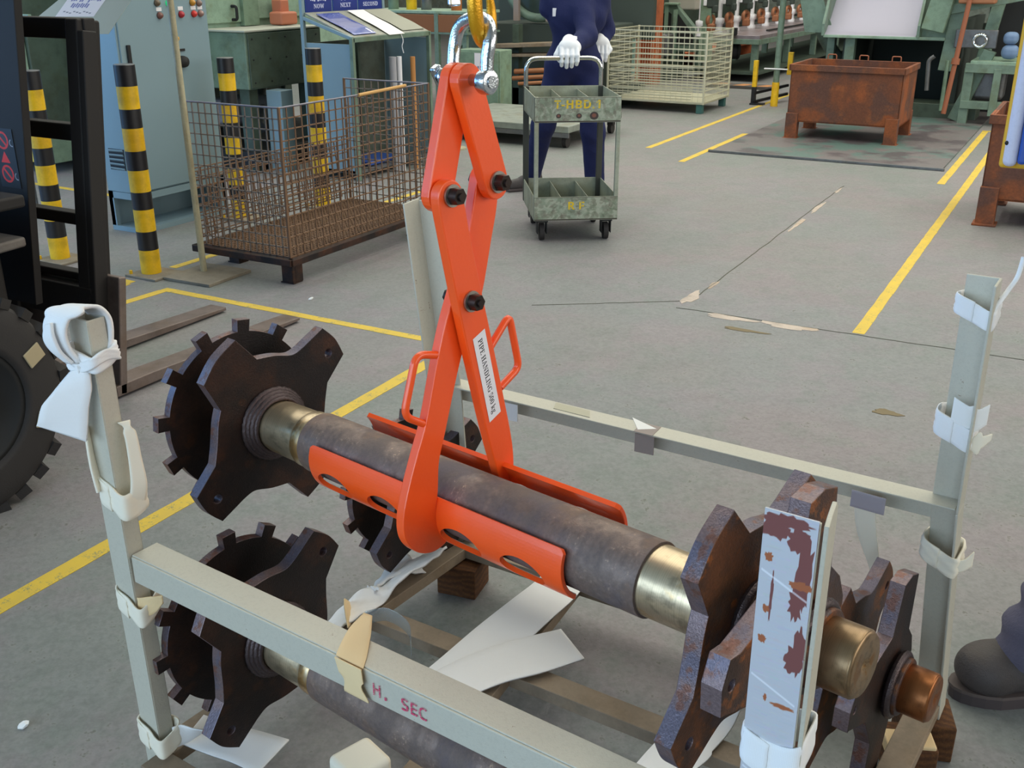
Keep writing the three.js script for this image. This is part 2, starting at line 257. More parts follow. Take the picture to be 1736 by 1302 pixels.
  const blob = (cx, cz, lx, lz, sd) => { const o = []; for (let i = 0; i < 18; i++) { const t = i / 18 * 2 * Math.PI, q = 1 + .22 * Math.sin(3 * t + sd) + .12 * Math.sin(7 * t + 2 * sd); o.push([cx + lx * q * Math.cos(t), cz + lz * q * Math.sin(t)]); } return flat(o, 0, .002); };
  for (const b of [[-1.575, -4.69, .03, .11, 1], [-1.55, -4.95, .014, .07, 4], [-1.31, -4.47, .12, .03, 2], [-1.04, -4.475, .125, .034, 3], [-1.52, -6.5, .014, .2, 3], [-1.525, -7.05, .016, .18, 5], [-1.535, -7.7, .012, .1, 6]]) obj('bare_patch', [blob(...b)], patchMat, f);
  for (const b of [[-.47, -3.68, .05, .025, 1], [-1.2, -4.33, .1, .018, 2]]) obj('oil_stain', [blob(...b)], oil, f);
  struct('trim_1', [bb(-2.9, -.99, 0, .012, -13.2, -8.9)], steelDeck); struct('trim_2', [bb(-2.92, -.97, 0, .022, -8.905, -8.88, .004)], M.greyMetal);
}
struct('wall_back', [bb(-16, 8, 0, 7, -27.3, -27)], M.wall); { const w = struct('window_3', [bb(-15.92, -15.88, .8, 5, -2.3, 6.7)], new THREE.MeshStandardMaterial({ color: 0xc8d8ee, emissive: 0x5c9cff, emissiveIntensity: .5, roughness: .5 })); for (let i = 0; i <= 5; i++) obj('window_frame', [bb(-15.88, -15.84, .8, 5, -2.34 + i * 1.8, -2.26 + i * 1.8)], M.greyMetal, w); }
struct('wall_left', [bb(-16.3, -16, 0, 7, -27, 9)], M.wall); struct('wall_right', [bb(8, 8.3, 0, 7, -27, 9)], M.wall);
{ const w = struct('window_2', [bb(7.86, 7.9, 1.5, 4.9, -14, 2)], new THREE.MeshStandardMaterial({ color: 0xeeeee8, emissive: 0xfff6e8, emissiveIntensity: .5, roughness: .5 })); for (let i = 0; i <= 8; i++) obj('window_frame', [bb(7.82, 7.86, 1.5, 4.9, -14.04 + i * 2, -13.96 + i * 2)], M.greyMetal, w); }  // unseen glazed band and frames, added to go with the right-hand fill light
{
  const w = struct('wall_front', [bb(-16, -10.2, 0, 7, 7.5, 7.8), bb(3.2, 8, 0, 7, 7.5, 7.8), bb(-10.2, 3.2, 5.3, 7, 7.5, 7.8), bb(-10.2, 3.2, 0, .9, 7.5, 7.8)], M.wall);
  const glassM = new THREE.MeshStandardMaterial({ color: 0xdde8f2, emissive: 0x9fc8ff, emissiveIntensity: .6, roughness: .5 });
  const win = struct('window_1', [bb(-10.2, 3.2, .9, 5.3, 7.6, 7.64)], glassM);
  for (let i = 0; i <= 6; i++) obj('window_frame', [bb(-10.24 + i * 2.23, -10.16 + i * 2.23, .9, 5.3, 7.54, 7.6)], M.greyMetal, win);
  const roofM = new THREE.MeshStandardMaterial({ color: 0xf4f4ea, emissive: 0xfffbe8, emissiveIntensity: .9, roughness: .6 });
  const c = struct('ceiling', [bb(-16, 8, 6.8, 7, -27, 9)], M.ceil);
  for (const [x] of ROOF) obj('roof_light', [bb(x - .32, x + .32, 6.62, 6.66, -20.5, -2.5)], roofM, c);
  for (let i = 0; i < 6; i++) obj('roof_beam', [bb(-16, 8, 6.66, 6.8, -24 + i * 6, -23.8 + i * 6)], M.greyMetal, c);
}
// ---------- storage rack with its four uprights ----------
{
  const t = thing('steel_rack', 'grey painted steel storage rack with four uprights holding the heavy rollers', 'rack');
  const chip = canvasTex(256, 1024, (c, w, h) => {
    c.fillStyle = '#c3c3c8'; c.fillRect(0, 0, w, h);
    let s = 3; const r = () => { s = (s * 1664525 + 1013904223) >>> 0; return s / 4294967296; };
    for (let i = 0; i < 900; i++) { c.fillStyle = `rgba(${150 + r() * 80 | 0},${150 + r() * 80 | 0},${160 + r() * 80 | 0},.12)`; c.fillRect(r() * w, r() * h, 20 + r() * 60, 1 + r() * 2); }
    const blot = (x, y, rx, ry, col) => { c.fillStyle = col; c.beginPath(); for (let i = 0; i < 26; i++) { const a = i / 26 * 6.283, q = .7 + .5 * r(); const X = x + rx * q * Math.cos(a), Y = y + ry * q * Math.sin(a); i ? c.lineTo(X, Y) : c.moveTo(X, Y); } c.fill(); };
    const m = '#7d4a46', o = '#a65f3c';
    blot(60, 22, 70, 14, m); blot(180, 30, 60, 16, m); blot(215, 70, 42, 44, m); blot(190, 110, 36, 24, m); blot(230, 170, 30, 36, m); blot(205, 185, 46, 20, m); blot(120, 10, 110, 8, m); blot(40, 60, 22, 6, o); blot(70, 110, 8, 34, m); blot(50, 128, 20, 5, o); blot(45, 170, 22, 6, o); blot(200, 86, 60, 6, o);
    blot(120, 480, 46, 5, o); blot(20, 470, 5, 6, o); blot(180, 255, 60, 3, o); blot(90, 250, 9, 5, o);
    c.strokeStyle = '#b98a5a'; c.lineWidth = 5; c.beginPath(); c.moveTo(130, 600); c.quadraticCurveTo(170, 700, 220, 740); c.stroke();
    c.strokeStyle = 'rgba(245,245,250,.6)'; c.lineWidth = 3; for (const y of [92, 236, 375]) { c.beginPath(); c.moveTo(10, y - 14); c.lineTo(240, y + 12); c.stroke(); }
  });
  const chipM = new THREE.MeshStandardMaterial({ map: chip, roughness: .45, metalness: .1 });
  // uprights: hollow bars at the viewer's side, open angles at the far side
  const hollow = (bot, top, w, d, yaw) => { const o = []; const a = Math.cos(yaw), b = Math.sin(yaw), th = .004;
    const off = (p, u, v) => [p[0] + a * u + b * v, p[1], p[2] - b * u + a * v], up = [a, 0, -b];
    for (const [u, v, W, D] of [[0, d / 2 - th / 2, w, th], [0, -d / 2 + th / 2, w, th], [w / 2 - th / 2, 0, th, d], [-w / 2 + th / 2, 0, th, d]]) o.push(beam(off(bot, u, v), off(top, u, v), W, D, .0015, up));
    return o; };
  const angle = (bot, top, w, yaw) => { const a = Math.cos(yaw), b = Math.sin(yaw), th = .005, off = (p, u, v) => [p[0] + a * u + b * v, p[1], p[2] - b * u + a * v], up = [a, 0, -b]; return (sx) => [beam(off(bot, 0, -w / 2), off(top, 0, -w / 2), w, th, .002, up), beam(off(bot, sx * w / 2, 0), off(top, sx * w / 2, 0), th, w, .002, up)]; };
  obj('upright', hollow([-1.342, .09, -1.056], [-1.352, .985, -1.05], .05, .032, -.085), M.rackGrey, t);
  obj('upright_face', [beam([-1.3435, .09, -1.0395], [-1.3535, .985, -1.0335], .049, .002, .0008, [1, 0, .085])], M.rackGrey, t);
  { const d0 = [-.183, .09, -.946], d1 = [-.1875, 1.0, -.942];
    const leg = extr(shapeOf([[-.03, 0], [.046, 0], [.046, .88], [.04, .898], [.026, .908], [-.01, .91], [-.03, .908]]), .005, .001), ml = new THREE.Matrix4().makeBasis(V(-.085, 0, -.996), V(-.005, 1, .004).normalize(), V(.996, .0, -.085)).setPosition(-.1565, .09, -.9495); obj('upright', [leg.applyMatrix4(ml)], M.rackGrey, t); obj('upright', [beam([-.1842, .09, -.9235], [-.1887, 1.0, -.9195], .055, .004, .001, [1, 0, .085])], M.rackGrey, t);
    const f = box(.055, .915, .002); const uv = f.attributes.uv; for (let i = 0; i < uv.count; i++) uv.setXY(i, uv.getX(i), uv.getY(i));
    const fm = new THREE.Mesh(f, chipM); fm.name = 'upright_face'; const [m] = frameOf([-.1854, .09, -.9205], [-.1899, 1.0, -.9165], [1, 0, .085]); f.applyMatrix4(m); fm.castShadow = fm.receiveShadow = true; t.add(fm);
    fm.userData.label = 'light grey face with maroon primer chips'; }
  obj('upright', angle([-1.262, .555, -1.958], [-1.296, 1.01, -1.93], .056, -.075)(-1), M.rackGrey, t); obj('upright', angle([-1.24, .085, -1.972], [-1.262, .555, -1.958], .056, -.075)(-1), M.rackGrey, t);
  obj('upright', angle([-.118, .555, -1.918], [-.122, 1.0, -1.905], .056, -.075)(1), M.rackGrey, t); obj('upright', angle([-.085, .085, -1.93], [-.118, .555, -1.918], .056, -.075)(1), M.rackGrey, t);
  // rails: angle iron with the upright leg outside
  const railTop = (x0, z0, x1, z1, w, dz, y) => beam([x0, y, z0 + dz * w / 2], [x1, y, z1 + dz * w / 2], .004, w, .0015, [0, 1, 0]), railLeg = (x0, z0, x1, z1, y, h) => beam([x0, y - h / 2, z0], [x1, y - h / 2, z1], h, .004, .0015, [0, 1, 0]);
  obj('rail', [railTop(-1.318, -1.04, -.205, -.923, .052, -1, .558)], M.rackGrey, t); obj('rail', [railLeg(-1.318, -1.038, -.205, -.921, .558, .05)], M.rackGrey, t);
  obj('rail', [railTop(-1.285, -2.02, -.095, -1.95, .053, 1, .558)], M.rackGrey, t); obj('rail', [railLeg(-1.285, -2.018, -.095, -1.948, .558, .052)], M.rackGrey, t);
  // ground frame
  for (const [p, q] of [[[-1.34, .105, -1.06], [-1.24, .105, -1.97]], [[-1.24, .105, -1.99], [-.09, .105, -1.94]], [[-.085, .105, -1.93], [-.183, .105, -.95]], [[-1.34, .105, -1.03], [-.18, .105, -.93]], [[-1.29, .1, -1.625], [-.12, .1, -1.555]], [[-.915, .103, -2.0], [-.875, .103, -1.0]]])
    obj('base_bar', [beam(p, q, .03, .055, .002, [0, 1, 0])], M.rackBar, t);
  const mark = canvasTex(1024, 256, (c, w, h) => { c.fillStyle = '#000'; c.fillRect(0, 0, w, h); c.fillStyle = '#fff'; c.font = 'bold 200px monospace'; c.fillText('H.', 16, 200); c.fillText('SEC', 400, 210); c.fillStyle = '#000'; for (let x = 40; x < w; x += 62) c.fillRect(x, 0, 7, h); for (let y = 70; y < h; y += 56) c.fillRect(0, y, w, 6); });
  mark.colorSpace = THREE.NoColorSpace;
  { const g = new THREE.PlaneGeometry(.14, .036); g.applyMatrix4(new THREE.Matrix4().makeRotationY(-.105)); g.translate(-.7, .533, -.9692);
    const s = new THREE.Mesh(g, new THREE.MeshStandardMaterial({ color: 0xcf3c64, alphaMap: mark, transparent: true, roughness: .6 })); s.name = 'stencil_marking'; s.receiveShadow = true; t.add(s); s.userData.label = 'pink stencilled letters'; }
  const blk = (n, l, x, z, ry) => one(n, l, 'block', [rb(.105, .085, .1, .004, x, .0425, z, 0, ry, 0)], M.wood);
  blk('wooden_block', 'brown wooden block under the far left rack upright behind the hanging roller', -1.225, -1.965, .15); blk('wooden_block', 'wooden block under the rack corner nearest the dark boot', -.085, -1.92, .3);
}

// ---------- rollers ----------
function lobePlate() {
  const half = [[.112, .061, 0], [.14, .12, 0], [.107, .16, 1], [.063, .188, 0], [.021, .139, 0], [-.02, .135, 1], [-.06, .126, 1], [-.087, .134, 0], [-.139, .161, 0], [-.168, .131, 1], [-.186, .093, 0], [-.139, .044, 0], [-.13, .01, 1], [-.121, -.034, 1]];
  const s = new THREE.Shape(); const P = [...half, ...half.map(p => [-p[0], -p[1], p[2]])].map(p => [p[0], p[1], p[2]]);
  s.moveTo(P[0][0], P[0][1]);
  for (let i = 1; i <= P.length; i++) { const p = P[i % P.length]; if (p[2]) { const pts = [new THREE.Vector2(p[0], p[1])]; while (P[(i + 1) % P.length][2]) { i++; pts.push(new THREE.Vector2(...P[i % P.length])); } i++; pts.push(new THREE.Vector2(...P[i % P.length].slice(0, 2))); s.splineThru(pts.map(q => new THREE.Vector2(q.x, q.y))); } else s.lineTo(p[0], p[1]); }
  for (const a of [144.5, -38]) { const q = new THREE.Path(); q.absarc(.181 * Math.cos(a * Math.PI / 180), .181 * Math.sin(a * Math.PI / 180), .009, 0, 2 * Math.PI, true); s.holes.push(q); }
  return extr(s, .026, .0015, 10).applyMatrix4(toX);
}
function armPlate() {                              // three narrow arms, flame cut
  const o = [], D = Math.PI / 180; for (const c of [12, 94]) { for (const [r, a] of [[.118, -24], [.185, -12], [.207, -10], [.212, 0], [.207, 10], [.185, 12]]) o.push([r * Math.cos((c + a) * D), r * Math.sin((c + a) * D)]); }
  for (const a of [122, 145, 168, 192, 215, 238, 252]) o.push([.102 * Math.cos(a * D), .102 * Math.sin(a * D)]);
  for (const [r, a] of [[.185, -12], [.207, -10], [.212, 0], [.207, 10], [.185, 12], [.118, 24]]) o.push([r * Math.cos((278 + a) * D), r * Math.sin((278 + a) * D)]);
  return extr(shapeOf(o, [[.19 * Math.cos(12 * D), .19 * Math.sin(12 * D), .008]]), .028, .0015).applyMatrix4(toX);
}
function sprocket() {
  const o = [], N = 12, a0 = 8 * Math.PI / 180;
  for (let k = 0; k < N; k++) { const c = a0 + k * 2 * Math.PI / N, h = .078; for (const [r, da] of [[.165, -h - .005], [.189, -h], [.189, h], [.165, h + .005]]) o.push([r * Math.cos(c + da), r * Math.sin(c + da)]); for (let j = 1; j < 5; j++) { const t = c + h + .01 + (2 * Math.PI / N - 2 * h - .02) * j / 5; o.push([.165 * Math.cos(t), .165 * Math.sin(t)]); } }
  return extr(shapeOf(o), .02, .001).applyMatrix4(toX);
}
function ringBead(x, r, rt) { const g = new THREE.TorusGeometry(r, rt, 10, 72), P = g.attributes.position; for (let i = 0; i < P.count; i++) { const a = Math.atan2(P.getY(i), P.getX(i)), k = 1 + .05 * Math.sin(a * 40); P.setXYZ(i, P.getX(i) * (1 + .01 * Math.sin(a * 40)), P.getY(i) * (1 + .01 * Math.sin(a * 40)), P.getZ(i) * k); } g.computeVertexNormals(); return g.applyMatrix4(new THREE.Matrix4().makeRotationY(Math.PI / 2)).translate(x, 0, 0); }
function makeRoller(label, warm) {
  const t = thing('steel_roller', label, 'roller', [0, 0, 0], 0, 'identical shaft rollers with lobed flanges');
  const disc = (n, g, m) => { const [a, b] = splitEdges(g), q = obj(n, [a], m, t); obj('cut_edge', [b], M.cutEdge, q); return q; };
  disc('sprocket', sprocket().translate(-.105, 0, 0), M.plate).userData.label = 'toothed disc';
  disc('flange', lobePlate(), M.plate);
  disc('flange', lobePlate().translate(1.062, 0, 0), M.plateWarm);
  disc('arm_plate', armPlate().translate(1.14, 0, 0), M.plateWarm);
  obj('weld', [ringBead(.003, .069, .006), ringBead(.009, .064, .006), ringBead(.015, .059, .006), ringBead(.02, .0545, .005)], M.weld, t);
  obj('weld', [ringBead(1.03, .062, .008), ringBead(1.022, .058, .007)], M.weld, t);
  obj('weld', [ringBead(1.152, .056, .008), ringBead(1.068, .055, .008), ringBead(-.098, .056, .008), ringBead(-.03, .056, .008)], M.weld, t);
  const j = obj('journal', [latheX([[.0, .001], [0, .05], [.03, .05], [.033, .0515], [.118, .0525], [.121, .05], [.124, .0545], [.149, .055], [.151, .05], [.151, .001]])], M.turned, t, true); j.userData.label = 'bright machined bearing seat';
  obj('pipe', [latheX([[.15, .02], [.15, .0565], [.152, .0575], [.45, .0575], [.75, .0575], [.908, .0575], [.91, .0565], [.91, .02]], 64)], M.pipe, t);
  obj('journal', [latheX([[.9, .001], [.9, .052], [.912, .0535], [.99, .0525], [1.02, .051], [1.036, .05], [1.036, .001]])], M.turned, t, true).userData.label = 'bright machined bearing seat';
  obj('shaft', [latheX([[-.13, .001], [-.13, .044], [-.128, .045], [0, .045], [0, .001]])], M.turned, t, true); obj('shaft', [latheX([[1.06, .001], [1.06, .045], [1.12, .045], [1.12, .001]])], M.turned, t, true);
  obj('collar', [latheX([[1.144, .001], [1.144, .054], [1.165, .054], [1.167, .052], [1.167, .001]])], M.plateWarm, t);
  obj('shaft_end', [latheX([[1.15, .001], [1.15, .0455], [1.212, .0455], [1.218, .041], [1.218, .012], [1.21, .001]])], M.turnedDull, t, true);
  return t;
}
function setAxis(o, p, d, roll = 0) { const x = V(...d).normalize(), z = x.clone().cross(V(0, 1, 0)).normalize(), y = z.clone().cross(x); o.quaternion.setFromRotationMatrix(new THREE.Matrix4().makeBasis(x, y, z).multiply(new THREE.Matrix4().makeRotationX(roll))); o.position.set(...p); return o; }
const AX = V(.723, .023, .171).normalize(), AX0 = V(-1.1645, .672, -1.374);          // hanging roller: end of its pipe and direction
{
  const r1 = setAxis(makeRoller('rusty steel roller hanging in the orange lifting tongs above the rack', .9), AX0.clone().addScaledVector(AX, -.15).toArray(), AX.toArray());
  const r2 = r1.clone(); r2.name = numbered('steel_roller'); scene.add(r2); r2.userData = { ...r1.userData, label: 'dark steel roller lying under the near rail with the pink stencil' };
  setAxis(r2, [-1.1718, .329, -1.2136], [Math.cos(.1785), 0, Math.sin(.1785)], .18);
  const r3 = r1.clone(); r3.name = numbered('steel_roller'); scene.add(r3); r3.userData = { ...r1.userData, label: 'steel roller lying along the far rail beneath the hanging roller' };
  r3.traverse(o => { if (o.name === 'shaft_end') o.material = M.copperShaft; if (o.name === 'arm_plate') o.material = M.plate; }); setAxis(r3, [-1.261, .3, -1.884], [Math.cos(.1804), 0, Math.sin(.1804)], -.07);
}
// ---------- orange pipe-lifting tongs, shackle and crane hook; local x along the pipe, y up, z towards the viewer ----------
const tongBase = AX0.clone().addScaledVector(AX, .39);
{
  const t = setAxis(thing('lifting_tongs', 'bright orange scissor lifting tongs clamped round the middle of a roller', 'lifting tongs'), tongBase.toArray(), AX.toArray());
  const P0 = [-.021, .667], P1 = [.027, .509], P2 = [-.072, .515], w = .0245;
  const smooth = o => new THREE.CatmullRomCurve3(o.map(p => V(p[0], p[1], 0)), true, 'centripetal').getPoints(160).slice(0, -1).map(p => [p.x, p.y]);
  const plate = (o, x1, holes) => extr(shapeOf(o, holes), .018, .002, 10).applyMatrix4(toX).translate(x1, 0, 0);
  const front = .015, back = -.005;
  obj('link', [plate(capsule2(P0, P1, w), back)], M.orange, t); obj('link', [plate(capsule2(P0, P2, w), front)], M.orange, t);
  // arms: round head at the link, straight past the pivot, foot curved round the clamp
  // order the head so that the outline runs one way round
  const aB = [[-.0475, .515], [-.051, .527], [-.058, .536], [-.072, .5395], [-.086, .536], [-.094, .527], [-.0965, .513], [-.09, .47], [-.078, .43], [-.05, .34], [-.022, .29], [-.002, .256], [.043, .136], [.058, .095], [.064, .045], [.07, .015], [.07, -.01], [.062, -.032], [.05, -.049], [.066, -.056], [.086, -.056], [.107, -.048], [.124, -.034], [.136, -.016], [.1405, .004], [.138, .032], [.125, .071], [.103, .121], [.082, .165], [.05, .262], [.028, .32], [.006, .366], [-.022, .43], [-.038, .48]];
  const frontArm = [[.0515, .509], [.048, .522], [.04, .53], [.027, .5335], [.014, .53], [.006, .522], [.001, .505], [-.01, .446], [-.026, .375], [-.05, .273], [-.071, .18], [-.088, .1], [-.093, .06], [-.092, .02], [-.088, -.012], [-.072, -.04], [-.052, -.05], [-.048, -.042], [-.056, -.028], [-.061, -.008], [-.06, .012], [-.055, .035], [-.038, .095], [-.02, .165], [-.004, .234], [.009, .289], [.028, .378], [.042, .45]];
  obj('arm', [plate(smooth(aB), back)], M.orange, t); obj('arm', [plate(smooth(frontArm), front)], M.orange, t);
  // curved clamp shells with four oval holes each
  const ev = new Evaluator();
  const shell = (a0, a1, cz, r, holes, ha) => {
    const o = [], n = 22; for (let i = 0; i <= n; i++) { const a = lerp(a0, a1, i / n); o.push([r * Math.cos(a), r * Math.sin(a)]); } for (let i = n; i >= 0; i--) { const a = lerp(a0, a1, i / n); o.push([(r + .008) * Math.cos(a), (r + .008) * Math.sin(a)]); }
    let b = new Brush(extr(shapeOf(o), .588, .0015).applyMatrix4(toX).translate(.253, 0, 0)); b.updateMatrixWorld();
    const cut = (g) => { const c = new Brush(g); c.updateMatrixWorld(); b = ev.evaluate(b, c, SUBTRACTION); };
    const radial = (g, a, x) => g.applyMatrix4(new THREE.Matrix4().makeRotationX(-(a))).translate(x, 0, 0);   // g lies along +z before turning
    for (const x of holes) cut(radial(mv(new THREE.CylinderGeometry(.5, .5, .2, 28), [0, 0, .05], [Math.PI / 2, 0, 0], [.088, 1, .054]), ha, x));
    const R = .02; for (const sx of [-1, 1]) for (const [a, sa] of [[a0, -1], [a1, 1]]) {                      // rounded corners
      const s = new THREE.Shape(); s.moveTo(0, 0); s.lineTo(R + .004, 0); s.absarc(R * 0 + R + .004, R + .004, R + .004, -Math.PI / 2, -Math.PI, true); s.lineTo(0, 0);
      const g = new THREE.ExtrudeGeometry(s, { depth: .06, bevelEnabled: false, curveSegments: 10 }); g.translate(-.004, -.004, r - .025);
      g.scale(-sx, sa > 0 ? -1 : 1, 1); if (-sx * (sa > 0 ? -1 : 1) < 0) { const p = g.toNonIndexed(), q = p.attributes.position, nn = p.attributes.normal; for (let i = 0; i < q.count; i += 3) { for (const at of [q, nn, p.attributes.uv]) { const k = at.itemSize, A = [], B = []; for (let j = 0; j < k; j++) { A.push(at.array[(i + 1) * k + j]); B.push(at.array[(i + 2) * k + j]); } for (let j = 0; j < k; j++) { at.array[(i + 1) * k + j] = B[j]; at.array[(i + 2) * k + j] = A[j]; } } } cut(radial(p, a, sx > 0 ? .253 : -.335)); } else cut(radial(g, a, sx > 0 ? .253 : -.335));
    }
    return b.geometry.translate(0, 0, cz);
  };
  const D = Math.PI / 180;
  obj('clamp_shell', [shell(-62 * D, 28 * D, 0, .064, [-.275, -.14, .04, .17], -27 * D)], M.orange, t);
  obj('clamp_shell', [shell(136 * D, 234 * D, -.014, .07, [-.275, -.14, .04, .17], 190 * D)], M.orange, t);
  // handles
  obj('handle', [bent([[-.012, .268, .046], [-.012, .28, .088], [-.012, .19, .12], [-.012, .165, .08]], .0062, .018, 60, 10)], M.orange, t);
  obj('handle', [bent([[.006, .256, -.052], [.006, .3, -.1], [.006, .205, -.121], [.006, .183, -.074]], .0062, .014, 60, 10)], M.orange, t);
  for (const [z, y, x] of [[.025, .511, .016], [-.072, .517, .016], [-.006, .346, .016]]) {
    const b = obj('bolt', [mv(new THREE.CylinderGeometry(.0125, .0135, .015, 6), [x + .0095, y, z], [0, 0, -Math.PI / 2]), rod([-.035, y, z], [x + .021, y, z], .006, 14), mv(new THREE.CylinderGeometry(.0115, .0115, .012, 6), [-.03, y, z], [0, 0, Math.PI / 2])], M.boltDark, t);
    obj('washer', [mv(new THREE.CylinderGeometry(.0165, .0165, .003, 28), [x + .0012, y, z], [0, 0, Math.PI / 2])], M.washer, b);
  }
  const lab = canvasTex(1024, 200, (c, w2, h) => { c.fillStyle = '#efeaec'; c.fillRect(0, 0, w2, h); c.fillStyle = '#231c1e'; c.font = 'bold 70px serif'; c.textAlign = 'center'; c.setTransform(1.1, 0, 0, 1.35, 0, 0); c.fillText('PIPE HANDLING 500 kg', 465, 98); });
  const a = V(0, .285, -.006), b = V(0, .136, -.037), u = b.clone().sub(a), v = V(0, .296, -.033).sub(a), g = new THREE.BufferGeometry();
  const q = [a, a.clone().add(u), a.clone().add(u).add(v), a.clone().add(v)].map(p => p.setX(front + .0007));
  g.setAttribute('position', new THREE.Float32BufferAttribute([q[0], q[1], q[2], q[0], q[2], q[3]].flatMap(p => p.toArray()), 3)); g.setAttribute('uv', new THREE.Float32BufferAttribute([0, 0, 1, 0, 1, 1, 0, 0, 1, 1, 0, 1], 2)); g.computeVertexNormals();
  obj('capacity_label', [g], new THREE.MeshStandardMaterial({ map: lab, roughness: .5 }), t, true).userData.label = 'white label reading PIPE HANDLING 500 kg';

  const s = setAxis(thing('bow_shackle', 'galvanised steel bow shackle through the top of the orange tongs', 'shackle'), tongBase.clone().addScaledVector(V(0, 1, 0), .667).toArray(), AX.toArray());
  const z = -.021;
  obj('bow', [tube([[.026, -.004, z], [.027, .03, z - .002], [.029, .05, z - .005], [.025, .066, z - .012], [.012, .079, z - .02], [-.008, .084, z - .023], [-.03, .081, z - .023], [-.046, .07, z - .022], [-.053, .05, z - .02], [-.053, .03, z - .016], [-.052, -.004, z - .012]], .0095, 80, 16)], M.zinc, s);
  obj('boss', [latheX([[.016, .006], [.017, .016], [.02, .0175], [.033, .0175], [.036, .015], [.036, .006]], 32).translate(0, 0, z)], M.zinc, s);
  obj('boss', [latheX([[-.062, .006], [-.062, .015], [-.059, .0165], [-.046, .0165], [-.044, .006]], 32).translate(0, 0, z - .008)], M.zinc, s);
  obj('pin', [rod([-.078, .004, z - .01], [.039, 0, z], .0085, 18), rb(.014, .032, .016, .004, -.082, .004, z - .012, .5), latheX([[-.074, .001], [-.074, .012], [-.066, .013], [-.064, .001]], 20).translate(0, .003, z - .01)], M.zinc, s);
  const h = setAxis(thing('crane_hook', 'yellow crane hook with chrome safety latch holding the shackle', 'hook'), tongBase.clone().addScaledVector(V(0, 1, 0), .667).toArray(), AX.toArray());
  const hook = [[-.0, .19, -.03], [.002, .15, -.016], [.003, .12, -.011], [.003, .095, -.011], [.003, .072, -.018], [.003, .056, -.034], [.003, .054, -.052], [.003, .066, -.067], [.003, .088, -.073], [.003, .11, -.069]];
  hook.forEach(p => { p[0] += (p[2] + .045) * .45; }); const tg = tube(hook, .0115, 70, 16), P = tg.attributes.position; { const c = new Poly(hook, false); for (let i = 0; i <= 70; i++) { const ctr = c.getPointAt(i / 70), k = i > 52 ? lerp(1, .5, (i - 52) / 18) : 1; for (let j = 0; j <= 16; j++) { const n = i * 17 + j; P.setXYZ(n, ctr.x + (P.getX(n) - ctr.x) * k * .85, ctr.y + (P.getY(n) - ctr.y) * k, ctr.z + (P.getZ(n) - ctr.z) * k); } } tg.computeVertexNormals(); }
  obj('hook_body', [tg], M.gold, h);
  obj('latch', [ribbon([[.004, .165, -.035, .008, 0, 0], [.004, .14, -.05, .009, 0, 0], [.004, .108, -.064, .006, 0, 0]], .003, 20), rod([-.014, .165, -.034], [.018, .165, -.034], .005, 12)], M.chrome, h);
  obj('swivel', [rb(.007, .12, .022, .003, -.03, .16, -.02), rb(.007, .1, .022, .003, .022, .185, -.03), latheX([[-.028, .002], [-.028, .013], [.026, .013], [.026, .002]], 20).translate(0, .22, -.028), mv(new THREE.CylinderGeometry(.03, .022, .06, 24), [0, .26, -.028])], M.chrome, h);
  obj('hoist_rope', [rod([0, .28, -.028], [0, 5.1, -.028], .007, 8), rod([.02, .28, -.028], [.02, 5.1, -.028], .007, 8)], M.greyMetal, h);
}
